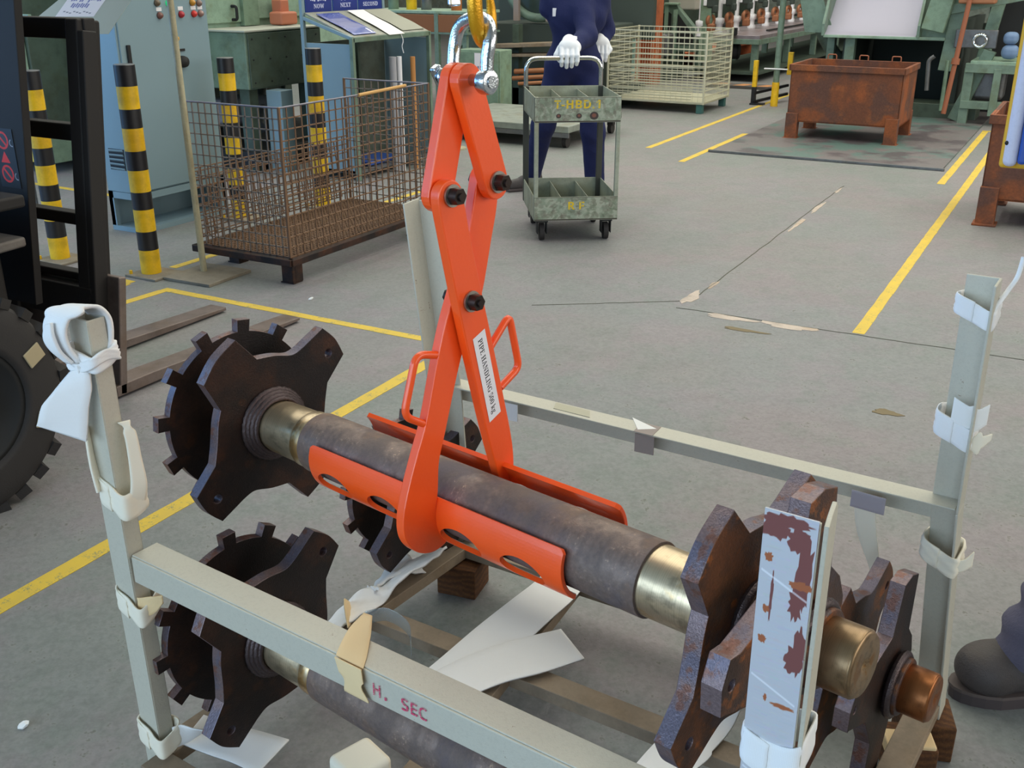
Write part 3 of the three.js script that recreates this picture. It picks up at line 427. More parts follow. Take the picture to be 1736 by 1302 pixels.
// ---------- white foam strips and tape on the rack ----------
{
  const wrapBand = (name, label, pts, hh, mtl, th = .003) => one(name, label, 'wrapping', [ribbon(pts.map(p => [p[0], p[1], p[2], 0, hh, 0]), th, 60, .0006)], mtl);
  // band round an upright: centre, half sizes, heights at the corners
  const around = (cx, cz, a, b, yaw, ys) => { const o = [], c = Math.cos(yaw), s = Math.sin(yaw), k = [[-a, b], [0, b + .002], [a, b], [a + .002, 0], [a, -b], [0, -b], [-a, -b], [-a - .002, 0], [-a, b], [0, b + .004]]; k.forEach((p, i) => o.push([cx + c * p[0] + s * p[1], ys[i % ys.length], cz - s * p[0] + c * p[1]])); return o; };
  const A = [-1.342, -1.054], yaw = -.085;
  // cloth knotted over the near left upright
  const t = thing('foam_strip', 'thick white foam cloth looped and tied over the top of the near left upright', 'cloth');
  obj('loop', [ribbon([[-1.358, .915, -1.018], [-1.366, .945, -1.005], [-1.369, .97, -1.002], [-1.364, .992, -1.008], [-1.356, 1.004, -1.03], [-1.348, 1.0, -1.055], [-1.341, .98, -1.068], [-1.337, .95, -1.068], [-1.336, .92, -1.06]].map((p, i) => [p[0], p[1], p[2], [.016, .021, .025, .027, .027, .024, .022, .018, .014][i], .003, .0]), .006, 70)], M.foam, t);
  obj('fold', [ribbon([[-1.372, .985, -.995, .008, .003, .0], [-1.371, .965, -.991, .012, .004, .0], [-1.366, .942, -.995, .012, 0, 0], [-1.358, .918, -1.01, .009, 0, 0]], .005, 30)], M.foam, t);
  obj('knot', [ribbon(around(A[0] - .003, A[1] + .008, .0275, .024, yaw + .2, [.93, .92, .915, .92, .928, .925, .925, .93, .93, .915]).map(p => [...p, 0, .013, 0]), .005, 60, .001), ribbon(around(A[0] - .003, A[1] + .008, .03, .026, yaw + .1, [.918, .91, .922, .928, .92, .912, .915, .92, .914, .906]).map(p => [...p, 0, .009, 0]), .004, 60, .001)], M.foam, t);
  obj('tail', [ribbon([[-1.35, .905, -1.02, .012, .004, -.006], [-1.355, .885, -1.008, .026, .012, -.014], [-1.366, .858, -1.0, .036, .012, -.02], [-1.376, .828, -.996, .037, .01, -.02], [-1.386, .795, -.995, .034, -.014, -.018]], .007, 40)], M.foam, t);
  const m = thing('foam_strip', 'white foam band round the middle of the near left upright with loose upstanding ends', 'wrapping');
  obj('band', [ribbon(around(A[0] + .008, A[1], .031, .022, yaw, [.682, .672, .66, .662, .67, .675, .68, .685, .682, .67]).map(p => [...p, 0, .0235, 0]), .004, 60, .001)], M.tapeCream, m);
  obj('loose_end', [ribbon([[-1.306, .65, -1.05, .004, 0, -.016], [-1.296, .69, -1.056, .005, 0, -.013], [-1.3, .74, -1.06, .004, 0, -.01], [-1.307, .79, -1.062, .004, 0, -.009], [-1.314, .806, -1.06, .004, 0, -.009]], .004, 30)], M.tapeCream, m);
  obj('loose_end', [ribbon([[-1.36, .68, -1.03, .003, 0, .01], [-1.366, .73, -1.028, .003, 0, .008], [-1.37, .795, -1.03, .003, 0, .006]], .004, 20)], M.tapeCream, m);
  wrapBand('tape_wrap', 'torn white tape round the near left upright under the rail', around(A[0] + .006, A[1], .031, .022, yaw, [.462, .455, .44, .45, .47, .47, .47, .475, .465, .45]), .019, M.tapeCream);
  one('torn_tape', 'torn pale tape flap sticking out below the near rail corner', 'tape', [ribbon([[-1.318, .455, -1.035, 0, .022, 0], [-1.296, .462, -1.045, 0, .018, 0], [-1.278, .474, -1.056, 0, .008, 0]], .002, 16, .001)], M.tapeTan);
  { const q = thing('tape_wrap', 'cream tape round the foot of the near left upright with inward strip', 'wrapping');
    obj('band', [ribbon(around(A[0] + .005, A[1], .031, .022, yaw, [.175, .165, .15, .155, .165, .17, .17, .178, .175, .16]).map(p => [...p, 0, .021, 0]), .003, 60, .0008)], M.tapeCream, q);
    obj('strip', [ribbon([[-1.31, .155, -1.06, 0, .024, 0], [-1.298, .158, -1.075, 0, .024, .004], [-1.28, .16, -1.09, .006, .018, .012], [-1.262, .16, -1.115, .012, .008, .018], [-1.24, .155, -1.15, .016, .004, .018], [-1.225, .15, -1.175, .014, .003, .016]], .003, 30)], M.foam, q); }
  // far right upright
  const Cx = -.12, Cz = -1.93;
  { const q = thing('tape_wrap', 'white tape tied round the top of the far right upright with loose cord', 'wrapping');
    obj('band', [ribbon(around(Cx - .001, Cz + .002, .031, .031, yaw, [.955, .942, .93, .935, .94, .945, .945, .95, .955, .944]).map(p => [...p, 0, .0175, 0]), .003, 60, .001)], M.foam, q);
    obj('cord_end', [tube([[-.098, .935, -1.895], [-.09, .955, -1.91], [-.078, .978, -1.94], [-.068, 1.0, -1.955], [-.064, 1.035, -1.957]], .0042, 40, 10)], M.foam, q); }
  { const q = thing('tape_wrap', 'white tape with a paper flap round the far right upright above the rail', 'wrapping');
    obj('band', [ribbon(around(Cx - .002, Cz + .002, .031, .031, yaw, [.728, .715, .702, .705, .715, .72, .72, .728, .728, .715]).map(p => [...p, 0, .0225, 0]), .003, 60, .001)], M.foam, q);
    obj('flap', [ribbon([[-.131, .76, -1.894, 0, .022, 0], [-.105, .748, -1.893, 0, .022, 0], [-.09, .742, -1.899, 0, .022, 0], [-.072, .752, -1.915, 0, .02, 0]], .002, 20)], M.paper, q); obj('flap', [ribbon([[-.09, .695, -1.9, 0, .012, 0], [-.074, .698, -1.91, 0, .012, 0], [-.06, .706, -1.925, 0, .006, 0]], .002, 12)], M.tapeCream, q); }
  { const q = thing('tape_wrap', 'crumpled white tape round the far right upright just below the rail', 'wrapping');
    obj('band', [ribbon(around(-.108, Cz + .004, .032, .032, yaw, [.468, .45, .44, .445, .45, .455, .46, .465, .468, .452]).map(p => [...p, 0, .021, 0]), .004, 60, .002)], M.tapeCream, q); obj('flap', [ribbon([[-.085, .44, -1.895, 0, .014, 0], [-.066, .444, -1.903, 0, .013, 0], [-.052, .456, -1.915, 0, .016, 0]], .003, 14)], M.tapeCream, q); }
  wrapBand('tape_wrap', 'shiny white tape round the chipped upright nearest the camera', around(-.1838, -.946, .0305, .0275, yaw, [.71, .702, .708, .712, .715, .71, .71, .705, .71, .7]), .022, M.foam);
  // near rail
  { const q = thing('masking_tape', 'cream masking tape folded over the near rail beside the pink stencil', 'tape');
    obj('top_piece', [ribbon([[-.852, .566, -1.085, .008, 0, 0], [-.838, .5635, -1.045, .02, 0, 0], [-.818, .562, -1.0, .026, 0, .002], [-.81, .56, -.981, .027, 0, .003]], .002, 24)], M.tapeTan, q);
    obj('front_piece', [ribbon([[-.809, .562, -.976, .026, 0, .003], [-.803, .54, -.974, .024, 0, .003], [-.795, .509, -.974, .024, 0, .003]], .002, 16)], M.tapeTan, q); }
  one('clear_loop', 'clear plastic strap bulging behind the near rail', 'strap', [ribbon([[-.87, .545, -1.1, 0, .012, 0], [-.84, .55, -1.118, 0, .012, 0], [-.805, .53, -1.125, 0, .012, 0], [-.795, .5, -1.115, 0, .012, 0]], .0015, 24)], M.clear);
  // far rail
  one('paper_scrap', 'small white triangular paper scrap lying on the far rail', 'paper', [flat([[-.79, -2.0], [-.72, -1.968], [-.755, -1.945]], .5605, .5615)], M.paper);
  one('tape_patch', 'grey tape patch stuck round the far rail below the paper scrap', 'tape', [bb(-.76, -.715, .508, .552, -1.945, -1.943), flat([[-.76, -1.985], [-.715, -1.983], [-.715, -1.93], [-.76, -1.933]], .5602, .5612)], mat(0x9a8c84, .7));
  one('tape_patch', 'pale tape patch on the far rail close to the orange tongs', 'tape', [flat([[-.98, -1.995], [-.89, -1.988], [-.875, -1.955], [-.97, -1.962]], .5602, .5612)], mat(0xb9b39c, .7));
  one('tape_patch', 'bluish white tape stuck inside the far rail next to the tongs', 'tape', [bb(-1.115, -1.06, .51, .553, -1.957, -1.954)], M.foam);
  { const q = thing('hanging_strip', 'long cream strip hanging from the far rail near the right upright', 'strap');
    obj('strip', [ribbon([[-.262, .53, -1.915, .021, 0, .002], [-.25, .46, -1.918, .02, 0, .002], [-.225, .38, -1.925, .012, 0, .001], [-.2, .3, -1.93, .005, 0, .001]], .002, 30)], M.tapeCream, q); obj('tape', [ribbon([[-.285, .535, -1.9, 0, .018, 0], [-.22, .533, -1.896, 0, .018, 0]], .002, 8)], mat(0xa39aa0, .5), q); }
  // strips on the ground frame
  { const q = thing('foam_strip', 'wide white foam strip folded in a V on the middle of the rack floor', 'strap');
    obj('strip', [ribbon([[-.93, .122, -1.98, .055, 0, .01], [-.925, .125, -1.9, .056, 0, .008], [-.93, .135, -1.78, .057, 0, .01], [-.95, .125, -1.66, .06, 0, .012], [-.965, .12, -1.53, .062, .003, .014], [-.985, .112, -1.42, .062, .006, .016]], .005, 50)], M.foam, q);
    obj('folded_end', [ribbon([[-.985, .12, -1.4, .06, .01, .012], [-.955, .128, -1.47, .055, .008, .03], [-.91, .13, -1.56, .05, .004, .038], [-.85, .13, -1.64, .047, 0, .04], [-.795, .127, -1.72, .045, 0, .035]], .005, 50)], M.foam, q); }
  one('foam_strip', 'crumpled white foam strip bunched on the left end bar under the far roller', 'strap', [ribbon([[-1.235, .16, -1.86, .03, .02, 0], [-1.24, .165, -1.79, .035, .015, 0], [-1.26, .15, -1.71, .03, .02, 0], [-1.275, .14, -1.64, .03, -.01, 0], [-1.29, .13, -1.57, .035, .01, 0], [-1.3, .12, -1.5, .035, .02, 0]], .006, 60, .002), ribbon([[-1.27, .135, -1.82, .03, -.02, 0], [-1.29, .14, -1.75, .03, .01, 0], [-1.3, .13, -1.69, .02, .02, .01], [-1.285, .15, -1.66, .025, .01, .01]], .006, 40, .003)], M.foam);
  one('tape_wrap', 'orange-tinted tape round the foam bunch on the left end bar', 'tape', [ribbon([[-1.31, .14, -1.6, .012, .03, .03], [-1.285, .15, -1.565, .015, .025, .03], [-1.26, .13, -1.535, .02, .02, .03]], .003, 20)], M.tapeTan);
  one('foam_strip', 'white foam sheet under the flange of the roller by the near left upright', 'strap', [ribbon([[-1.32, .13, -1.115, .01, 0, .04], [-1.26, .124, -1.125, .01, 0, .042], [-1.2, .122, -1.135, .005, 0, .045], [-1.14, .12, -1.14, .004, 0, .05]], .004, 30)], M.foam);
  one('foam_strip', 'white foam strip hanging down by the upright nearest the camera', 'strap', [ribbon([[-.43, .16, -1.72, .03, 0, .03], [-.44, .13, -1.66, .035, 0, .035], [-.46, .122, -1.58, .04, 0, .03], [-.485, .12, -1.48, .04, 0, .03], [-.5, .12, -1.36, .04, 0, .03]], .005, 40)], M.foam);
  { const q = thing('padded_block', 'wooden block end wrapped in cream cloth under the near roller', 'block'); obj('block', [rb(.075, .07, .12, .004, -.975, .085, -1.175, 0, -.35)], M.wood, q); obj('cloth', [rb(.085, .05, .09, .012, -.982, .118, -1.2, 0, -.35)], M.tapeCream, q); }
  { const q = thing('padded_block', 'pale timber block under the rack corner by the copper-coloured roller end', 'block'); obj('block', [rb(.09, .085, .085, .004, -.1, .045, -1.82, 0, .4)], M.wood, q); obj('paper', [rb(.094, .03, .05, .004, -.1, .08, -1.805, 0, .4)], M.tapeTan, q); }
  for (const [x, z, l] of [[-3.187, -3.763, 'tiny white scrap on the floor in front of the rusty wire cage'], [-1.766, -1.053, 'tiny white scrap on the floor near the bottom left of the picture'], [-2.241, -2.5, 'pale scuffed scrap beside the forklift wheel']]) one('paper_scrap', l, 'scrap', [mv(new THREE.DodecahedronGeometry(.012, 0), [x, .005, z], [.3, .8, .2], [1.2, .4, .9])], M.paper);
}
// ---------- bollards, sign pole ----------
{
  function bollard(label, x, z, h, s) {
    const t = thing('bollard', label, 'bollard', [x, 0, z], 0, 'black and yellow striped bollards'), r = .051, ys = [0, .138, .236, .35, .44, .55, .646, .758, .851, .96, 1].map((v, i) => i === 10 ? h : v * s);
    for (let i = 0; i < 10; i++) obj(i % 2 ? 'black_band' : 'yellow_band', [new THREE.CylinderGeometry(r, r, ys[i + 1] - ys[i], 32, 1, true).translate(0, (ys[i] + ys[i + 1]) / 2, 0)], i % 2 ? M.black : M.yellow, t);
    obj('cap', [mv(new THREE.CylinderGeometry(r - .002, r, .004, 32), [0, h + .001, 0])], M.greyMetal, t);
    obj('base_plate', [rb(.22, .012, .2, .003, .02, .006, 0)], M.plateGrey, t); obj('anchor_bolt', [mv(new THREE.CylinderGeometry(.009, .009, .02, 6), [-.07, .02, .075])], M.yellow, t);
    return t;
  }
  bollard('striped bollard standing before the blue cabinet beside the thin pale pole', -4.21, -3.715, 1.06, 1); bollard('striped bollard seen through the opening of the dark forklift mast', -4.88, -3.686, 1.005, .95);
  bollard('striped bollard behind the rusty wire cage under the dark green machine box', -4.715, -4.94, .99, .94); bollard('striped bollard behind the rusty wire cage at the corner of the document stand', -4.47, -5.48, 1.02, .96);
  const p = thing('sign_pole', 'thin pale leaning pole on a square floor plate by the wire cage', 'pole');
  obj('base_plate', [rb(.31, .016, .32, .003, -3.925, .008, -3.83, 0, .03)], M.plateGrey, p); obj('pole', [rod([-3.975, .01, -3.855], [-4.0, 2.1, -3.85], .0165, 20)], M.khakiPole, p);
}
// ---------- rusty wire cage ----------
{
  const t = thing('wire_cage', 'rusty wire mesh pallet cage on short feet', 'cage'), x0 = -4.05, x1 = -3.44, z0 = -5.24, z1 = -3.93, y0 = .135, y1 = .875, r = .0028;
  const wires = (p, u, v, nu, nv, skipTop = 0) => { const o = [], P = V(...p), U = V(...u), W = V(...v); for (let i = 0; i <= nu; i++) { const a = P.clone().addScaledVector(U, i / nu), b = a.clone().add(W); o.push(beam(a.toArray(), b.toArray(), r * 2, r * 2)); } for (let j = 0; j <= nv; j++) { const a = P.clone().addScaledVector(W, j / nv), b = a.clone().add(U); o.push(beam(a.toArray(), b.toArray(), r * 2, r * 2)); } return o; };
  const panel = (m, ...a) => tag(obj('mesh_panel', wires(...a), m, t), null, null, null, 'stuff');
  panel(M.wire, [x0, y0, z1], [x1 - x0, 0, 0], [0, y1 - y0, 0], 14, 14); panel(M.wireRust, [x1, y0, z1], [0, 0, z0 - z1], [0, y1 - y0, 0], 24, 14);
  panel(M.wire, [x0, y0, z0], [x1 - x0, 0, 0], [0, y1 - y0, 0], 12, 14); panel(M.wireRust, [x0, y0, z1], [0, 0, z0 - z1], [0, .4, 0], 24, 8);
  panel(M.wireRust, [x0, y0 + .005, z1], [x1 - x0, 0, 0], [0, 0, z0 - z1], 26, 50); panel(M.wireRust, [x0 - .03, .16, z1 - .05], [0, 0, z0 - z1 + .1], [-.04, .34, 0], 24, 8);
  for (const [x, z] of [[x0, z0], [x0, z1], [x1, z0], [x1, z1]]) { obj('corner_post', [beam([x, y0, z], [x, y1 + .004, z], .014, .014, .004)], M.wireRust, t); }
  for (const [a, b] of [[[x0, z1], [x1, z1]], [[x1, z1], [x1, z0]], [[x0, z0], [x1, z0]]]) obj('top_rail', [rod([a[0], y1, a[1]], [b[0], y1, b[1]], .005, 8)], M.wireBlue, t);
  for (const [a, b] of [[[x0 - .03, z1 + .02], [x1 + .03, z1 + .02]], [[x1 + .02, z1 + .03], [x1 + .02, z0 - .03]], [[x0 - .03, z0 - .02], [x1 + .03, z0 - .02]], [[x0 - .02, z1 + .03], [x0 - .02, z0 - .03]]]) obj('base_rail', [beam([a[0], .118, a[1]], [b[0], .118, b[1]], .034, .04, .004, [0, 1, 0])], M.cageBase, t);
  for (const [x, z] of [[x0 + .06, z0 + .05], [x0 + .06, z1 - .2], [x1 - .03, z0 + .14], [x1 - .03, z1 - .03]]) obj('foot', [rb(.075, .1, .022, .005, x, .05, z + .02), rb(.022, .1, .06, .005, x + .026, .05, z - .02), box(.085, .006, .07, x, .003, z)], M.cageBase, t);
  one('bamboo_stick', 'short tan wooden stick tied along the top edge of the wire cage', 'stick', [rod([-3.435, .875, -4.56], [-3.435, .885, -5.0], .009, 8)], mat(0xc79a5e, .7));
  const pole = (l, x, z, r2, m, h) => one('upright_bar', l, 'bar', [rod([x, .0, z], [x, h, z], r2, 10)], m);
  pole('tan wooden post standing behind the wire cage at the document stand', -4.73, -7.0, .02, mat(0xc08448, .7), .86); pole('pale grey plastic tube standing beside the tan post at the stand', -4.76, -6.86, .02, M.white, .87); pole('thicker grey tube next to the pale tube at the stand', -4.78, -6.8, .03, mat(0xa7a6ac, .5), .87);
}
// ---------- control cabinet ----------
{
  const t = thing('control_cabinet', 'tall blue-grey electrical control cabinet with push buttons and lamps', 'cabinet'), x0 = -5.19, x1 = -4.93, z0 = -5.06, z1 = -4.33;
  obj('body', [bb(x0, x1 - .012, .24, 1.9, z0, z1, .006)], M.cabinet, t);
  const d = obj('door', [bb(x1 - .014, x1, .25, 1.88, z0 + .012, z1 - .012, .004)], M.cabinet, t); obj('door_lock', [bb(x1, x1 + .015, .98, 1.09, z1 - .075, z1 - .05, .005)], M.dark, d);
  obj('plinth', [bb(x0, x1, 0, .03, z0, z1), bb(x0, x0 + .04, .03, .24, z1 - .03, z1), bb(x1 - .04, x1, .03, .24, z1 - .03, z1), bb(x0, x1, .2, .24, z1 - .03, z1), bb(x1 - .03, x1, .2, .24, z0, z1), bb(x0, x1, .03, .24, z0, z0 + .03), bb(x1 - .03, x1, .03, .24, z0, z0 + .05), bb(x0, x0 + .03, .03, .24, z0, z1)], M.cabinet, t);
  obj('louver_shade_sheet', [bb(x0 + .055, x0 + .185, .375, .5, z1 + .0005, z1 + .002)], M.dark, t); for (let i = 0; i < 5; i++) obj('louver', [beam([x0 + .06, .385 + i * .026, z1 + .004], [x0 + .18, .382 + i * .0275, z1 + .004], .014, .006, .002, [0, .8, .6])], M.cabinet, t);  // dark sheet painted as the shade in the slots behind the slats
  const lamp = (z, y, c, e, big) => { const m = new THREE.MeshStandardMaterial({ color: c, roughness: .3, emissive: e ? c : 0, emissiveIntensity: e ? .9 : 0 }); const k = obj(e ? 'indicator_lamp' : 'push_button', [latheX([[0, .001], [0, .02], [.008, .02], [.02, .014], [.026, .001]], 20).translate(x1, y, z)], m, t); obj('name_plate', [bb(x1, x1 + .003, y + .024, y + .045, z - .02, z + .02)], M.white, k); };
  lamp(-4.65, 1.31, 0x6a5a48); lamp(-4.74, 1.307, 0x19d87a, true); lamp(-4.93, 1.305, 0xc08a30); lamp(-4.985, 1.3, 0x857068);
  lamp(-4.66, 1.24, 0x7a5048); lamp(-4.756, 1.235, 0xc8862c); lamp(-4.83, 1.24, 0xb02c38); lamp(-4.935, 1.24, 0xd83a34); lamp(-4.99, 1.24, 0x9a7a72); lamp(-4.765, 1.105, 0xe0a52a);
  obj('selector_switch', [latheX([[0, .001], [0, .035], [.012, .035], [.03, .03], [.034, .001]], 24).translate(x1, .97, -4.8), bb(x1, x1 + .004, 1.03, 1.045, -4.83, -4.75)], M.dark, t);
  // tilted notice board in front of the cabinet
  const paper = canvasTex(512, 256, (c, w, h) => { c.fillStyle = '#f2f0fa'; c.fillRect(0, 0, w, h); c.fillStyle = '#8a90c4'; c.font = 'bold 58px sans-serif'; for (let i = 0; i < 14; i++) c.fillRect(60 + i * 29, 92 + (i % 3) * 5, 22, 44 - (i % 4) * 6); for (let i = 0; i < 8; i++) c.fillRect(110 + i * 30, 150 + (i % 2) * 6, 22, 32); c.fillStyle = '#9a9cae'; for (let i = 0; i < 9; i++) c.fillRect(60 + i * 44, 212 + (i % 3) * 6, 30, 9); });
  const b = thing('notice_board', 'tilted grey plastic board with a white paper notice in front of the cabinet', 'board', [-4.69, 1.27, -3.91], 28.8 * Math.PI / 180);
  obj('board', [extr(shapeOf([[-.247, -.018], [.033, -.09], [.125, -.09], [.15, -.06], [.44, .28], [.19, .28]]), .006, .001)], mat(0xb4bdb6, .4, 0), b);
  const g = new THREE.BufferGeometry(), q = [[-.137, -.004], [.062, -.004], [.205, .155], [.01, .155]]; g.setAttribute('position', new THREE.Float32BufferAttribute([q[0], q[1], q[2], q[0], q[2], q[3]].flatMap(p => [p[0], p[1], .0072]), 3)); g.setAttribute('uv', new THREE.Float32BufferAttribute([0, 0, 1, 0, 1, 1, 0, 0, 1, 1, 0, 1], 2)); g.computeVertexNormals();
  obj('notice_paper', [g], new THREE.MeshStandardMaterial({ map: paper, roughness: .7 }), b, true);
  obj('bracket', [rod([.12, .0, -.004], [.02, .0, -.46], .008, 10)], M.greyMetal, b);
}
// ---------- green machine behind the cabinet ----------
{
  const t = thing('green_machine', 'pale green machine with a dark guard box behind the control cabinet', 'machine');
  obj('body', [bb(-7.0, -6.12, .62, 2.0, -8.2, -5.7, .01)], M.greenPale, t);
  const gx = obj('guard_box', [bb(-6.7, -5.7, .63, 1.05, -7.1, -6.2, .01)], M.greenSteel, t);
  obj('guard_lid', [bb(-6.72, -5.68, 1.05, 1.065, -7.12, -6.18, .004)], mat(0xb9b9ac, .5), t); obj('guard_cover', [bb(-5.7, -5.685, .64, 1.04, -7.08, -6.22, .004)], M.greenDark, t);
  for (let i = 0; i < 5; i++) for (const y of [.68, .85, 1.0]) obj('screw', [latheX([[0, .001], [0, .007], [.005, .006], [.005, .001]], 8).translate(-5.684, y, -6.26 - i * .19)], M.dark, gx);
  obj('door_panel', [bb(-6.12, -6.1, 1.1, 1.9, -6.62, -5.75, .004)], M.greenPale, t); obj('door_panel', [bb(-6.12, -6.09, 1.12, 1.9, -7.4, -6.8, .004)], M.greenPale, t); obj('door_strip', [bb(-6.12, -6.07, 1.07, 1.9, -6.8, -6.62, .004)], M.green, t); obj('handle', [bent([[-6.1, 1.22, -6.52], [-6.05, 1.22, -6.52], [-6.05, 1.12, -6.52], [-6.1, 1.12, -6.52]], .012, .02, 24, 8)], M.dark, t);
  obj('motor', [rb(.14, .1, .2, .02, -5.95, 1.12, -6.95), rb(.1, .12, .1, .01, -6.0, 1.2, -6.98)], mat(0xc87a5c, .6), t); obj('junction_box', [rb(.05, .14, .12, .01, -5.66, .75, -6.98)], mat(0x8a4a30, .6), t);
  for (const [x, z] of [[-5.8, -6.3], [-5.8, -7.0], [-6.6, -6.3], [-6.9, -8.0]]) obj('leg', [bb(x - .05, x + .05, 0, .63, z - .05, z + .05, .006)], M.greenDark, t);
  obj('base', [bb(-7.0, -5.7, .04, .16, -8.0, -6.2, .01)], M.dark, t); obj('back_panel', [bb(-7.0, -6.9, .1, .62, -8.0, -5.8)], M.darker, t);
  obj('shaft_cover', [rb(.3, .2, .5, .04, -6.2, .42, -6.6)], mat(0x8d8a92, .5), t); obj('belt_guard', [rod([-5.9, .3, -6.5], [-6.3, .55, -7.0], .05, 14)], M.greyMetal, t);
  one('blue_column', 'blue machine upright between the cabinet and the document stand', 'column', [bb(-5.68, -5.53, 0, .62, -6.5, -6.36, .006)], M.cabinet);
  const d = thing('dark_machine', 'dark green machine with pale frame strips seen through the forklift mast', 'machine');
  obj('body', [bb(-9.0, -7.05, .35, 1.5, -6.8, -5.35, .01)], M.greenDark, d); obj('plinth', [bb(-8.8, -7.05, .08, .35, -6.6, -5.4, .005)], M.green, d);
  for (const [a, b2] of [[[-7.9, 1.16, -5.33], [-6.95, 1.16, -5.33]], [[-7.9, 1.02, -5.33], [-7.1, 1.02, -5.33]], [[-7.1, 1.06, -5.33], [-7.1, .62, -5.33]], [[-7.9, .62, -5.33], [-7.1, .62, -5.33]], [[-7.3, 1.07, -5.33], [-7.05, 1.07, -5.33]]]) obj('frame_strip', [beam(a, b2, .05, .03, .004)], M.greenPale, d);
  obj('window', [bb(-7.85, -7.15, .66, 1.0, -5.345, -5.33)], M.darker, d);
  const k = thing('leaning_board', 'pinkish board with a yellow lower panel standing behind the striped bollard', 'board', [-5.92, 0, -4.35], .5);
  obj('pink_panel', [rb(.16, .22, .012, .003, 0, .72, 0)], M.pinkBoard, k); obj('yellow_panel', [rb(.16, .22, .012, .003, 0, .46, .0)], mat(0xf6e06a, .6), k); obj('yellow_edge', [rb(.02, .5, .02, .003, -.09, .58, 0)], M.yellow, k); obj('stand', [rod([0, 0, -.02], [0, .8, -.02], .012, 8), box(.22, .015, .2, 0, .008, -.02)], M.greyMetal, k);
  one('yellow_bar', 'slim yellow upright bar between the forklift mast and the cabinet', 'bar', [bb(-5.63, -5.6, .02, .62, -4.62, -4.6, .003)], M.yellow);
}
// ---------- document stand ----------
{
  const t = thing('document_stand', 'blue-grey document stand with sloped top and blue title boards', 'stand'), x0 = -5.24, x1 = -4.8, z0 = -7.34, z1 = -6.33, y1 = 1.03;
  obj('side_panel', [bb(x0, x1, .05, .985, z1 - .012, z1, .003)], M.cabinet, t); obj('side_panel', [bb(x0, x1, .05, .985, z0, z0 + .012, .003)], M.cabinet, t); obj('back_panel', [bb(x0, x0 + .012, .05, .98, z0, z1)], mat(0x5d665c, .6, 0, { map: T.grime }), t); obj('bottom_shelf', [bb(x0, x1, .05, .07, z0, z1)], M.greyMetal, t);
  for (const [x, z] of [[x1, z1], [x1, z0]]) obj('post', [beam([x, 0, z], [x, y1, z], .03, .03, .003)], M.greenSteel, t); for (const z of [z0, z1]) obj('post', [beam([x0, 0, z], [x0, 1.95, z], .03, .03, .003)], M.cabinet, t);
  obj('front_rail', [beam([x1, y1 - .015, z0], [x1, y1 - .015, z1], .035, .03, .003)], M.greenSteel, t); obj('middle_divider', [bb(x0, x0 + .06, .07, .98, -6.93, -6.9)], M.greenDark, t);
  const sl = obj('sloped_top', [beam([x1, y1, (z0 + z1) / 2], [x0 + .02, 1.19, (z0 + z1) / 2], .012, z1 - z0, .003, [0, 1, 0])], mat(0x93958a, .5, 0, { map: T.grime }), t);
  obj('slope_rail', [beam([x1, y1 - .005, z1], [x0, 1.16, z1], .025, .025, .003, [0, 1, 0])], M.cabinet, t);
  obj('header_board', [bb(x0 - .012, x0, 1.19, 1.7, z0, z1, .003)], M.cabinet, t); obj('notice_panel', [bb(x0, x0 + .006, 1.335, 1.7, z0 + .03, z1 - .03)], mat(0xe9e4d8, .7), t);
  ['NOW', 'NEXT', 'SECOND'].forEach((s, i) => {
    const tx = canvasTex(256, 128, (c, w, h) => { c.fillStyle = '#1d2f7e'; c.fillRect(0, 0, w, h); c.fillStyle = '#d4d8ee'; for (let k = 0; k < 9; k++) { c.fillRect(46 + k * 18, 30 + (k % 3 ? 6 : 0), 12, 22 - (k % 2) * 4); if (k % 4 === 1) c.fillRect(48 + k * 18, 16, 7, 10); } c.font = 'bold 40px serif'; c.textAlign = 'center'; c.fillText(s, w / 2, 104); });
    const g = new THREE.PlaneGeometry(.3, .135).rotateY(Math.PI / 2).translate(x0 + .0085, 1.262, z1 - .19 - i * .325); obj('title_board', [bb(x0, x0 + .007, 1.19, 1.33, z1 - .345 - i * .325, z1 - .035 - i * .325, .002)], M.blue, t); obj('title_text', [g], new THREE.MeshStandardMaterial({ map: tx, roughness: .5 }), t, true).userData.label = 'white title lettering on blue';
  });
  const on = (u, w, h, l, name, cat, m, z, dx = 0) => { const c = V(lerp(x1, x0, u), lerp(y1, 1.19, u) + .016, z), dir = V(x0 + .02 - x1, .16, 0).normalize(), a = c.clone().addScaledVector(dir, -h / 2), b = c.clone().addScaledVector(dir, h / 2); return one(name, l, cat, [ribbon([0, .33, .66, 1].map((k, i) => { const p = a.clone().lerp(b, k); return [p.x, p.y + .004 + (i === 0 ? -.004 : 0) + (i % 2 ? .003 : 0), p.z + dx * k, 0, 0, w / 2]; }), .004, 20)], m); };
  on(.42, .27, .36, 'blue plastic folder lying on the sloped stand top', 'folder', 'folder', phys(0x4a5aa8, .2, 0, { clearcoat: .8 }), -6.52); on(.4, .2, .44, 'sheaf of white and pale green paper on the stand top', 'paper_sheaf', 'paper', M.paper, -6.86, -.04); on(.45, .3, .38, 'grey cardboard sheet on the far bay of the stand top', 'card_sheet', 'card', mat(0x9a9a8c, .8), -7.16);
  one('hanging_clip', 'thin pale string hanging from the front edge of the stand', 'string', [tube([[-4.775, 1.03, -6.92], [-4.765, .98, -6.93], [-4.77, .94, -6.92], [-4.765, .89, -6.93]], .004, 20, 6)], M.white);
  one('blue_crate', 'flat blue plastic tray lying on the floor inside the stand', 'tray', [rb(.3, .03, .42, .006, -5.0, .09, -6.75)], M.blue);
}
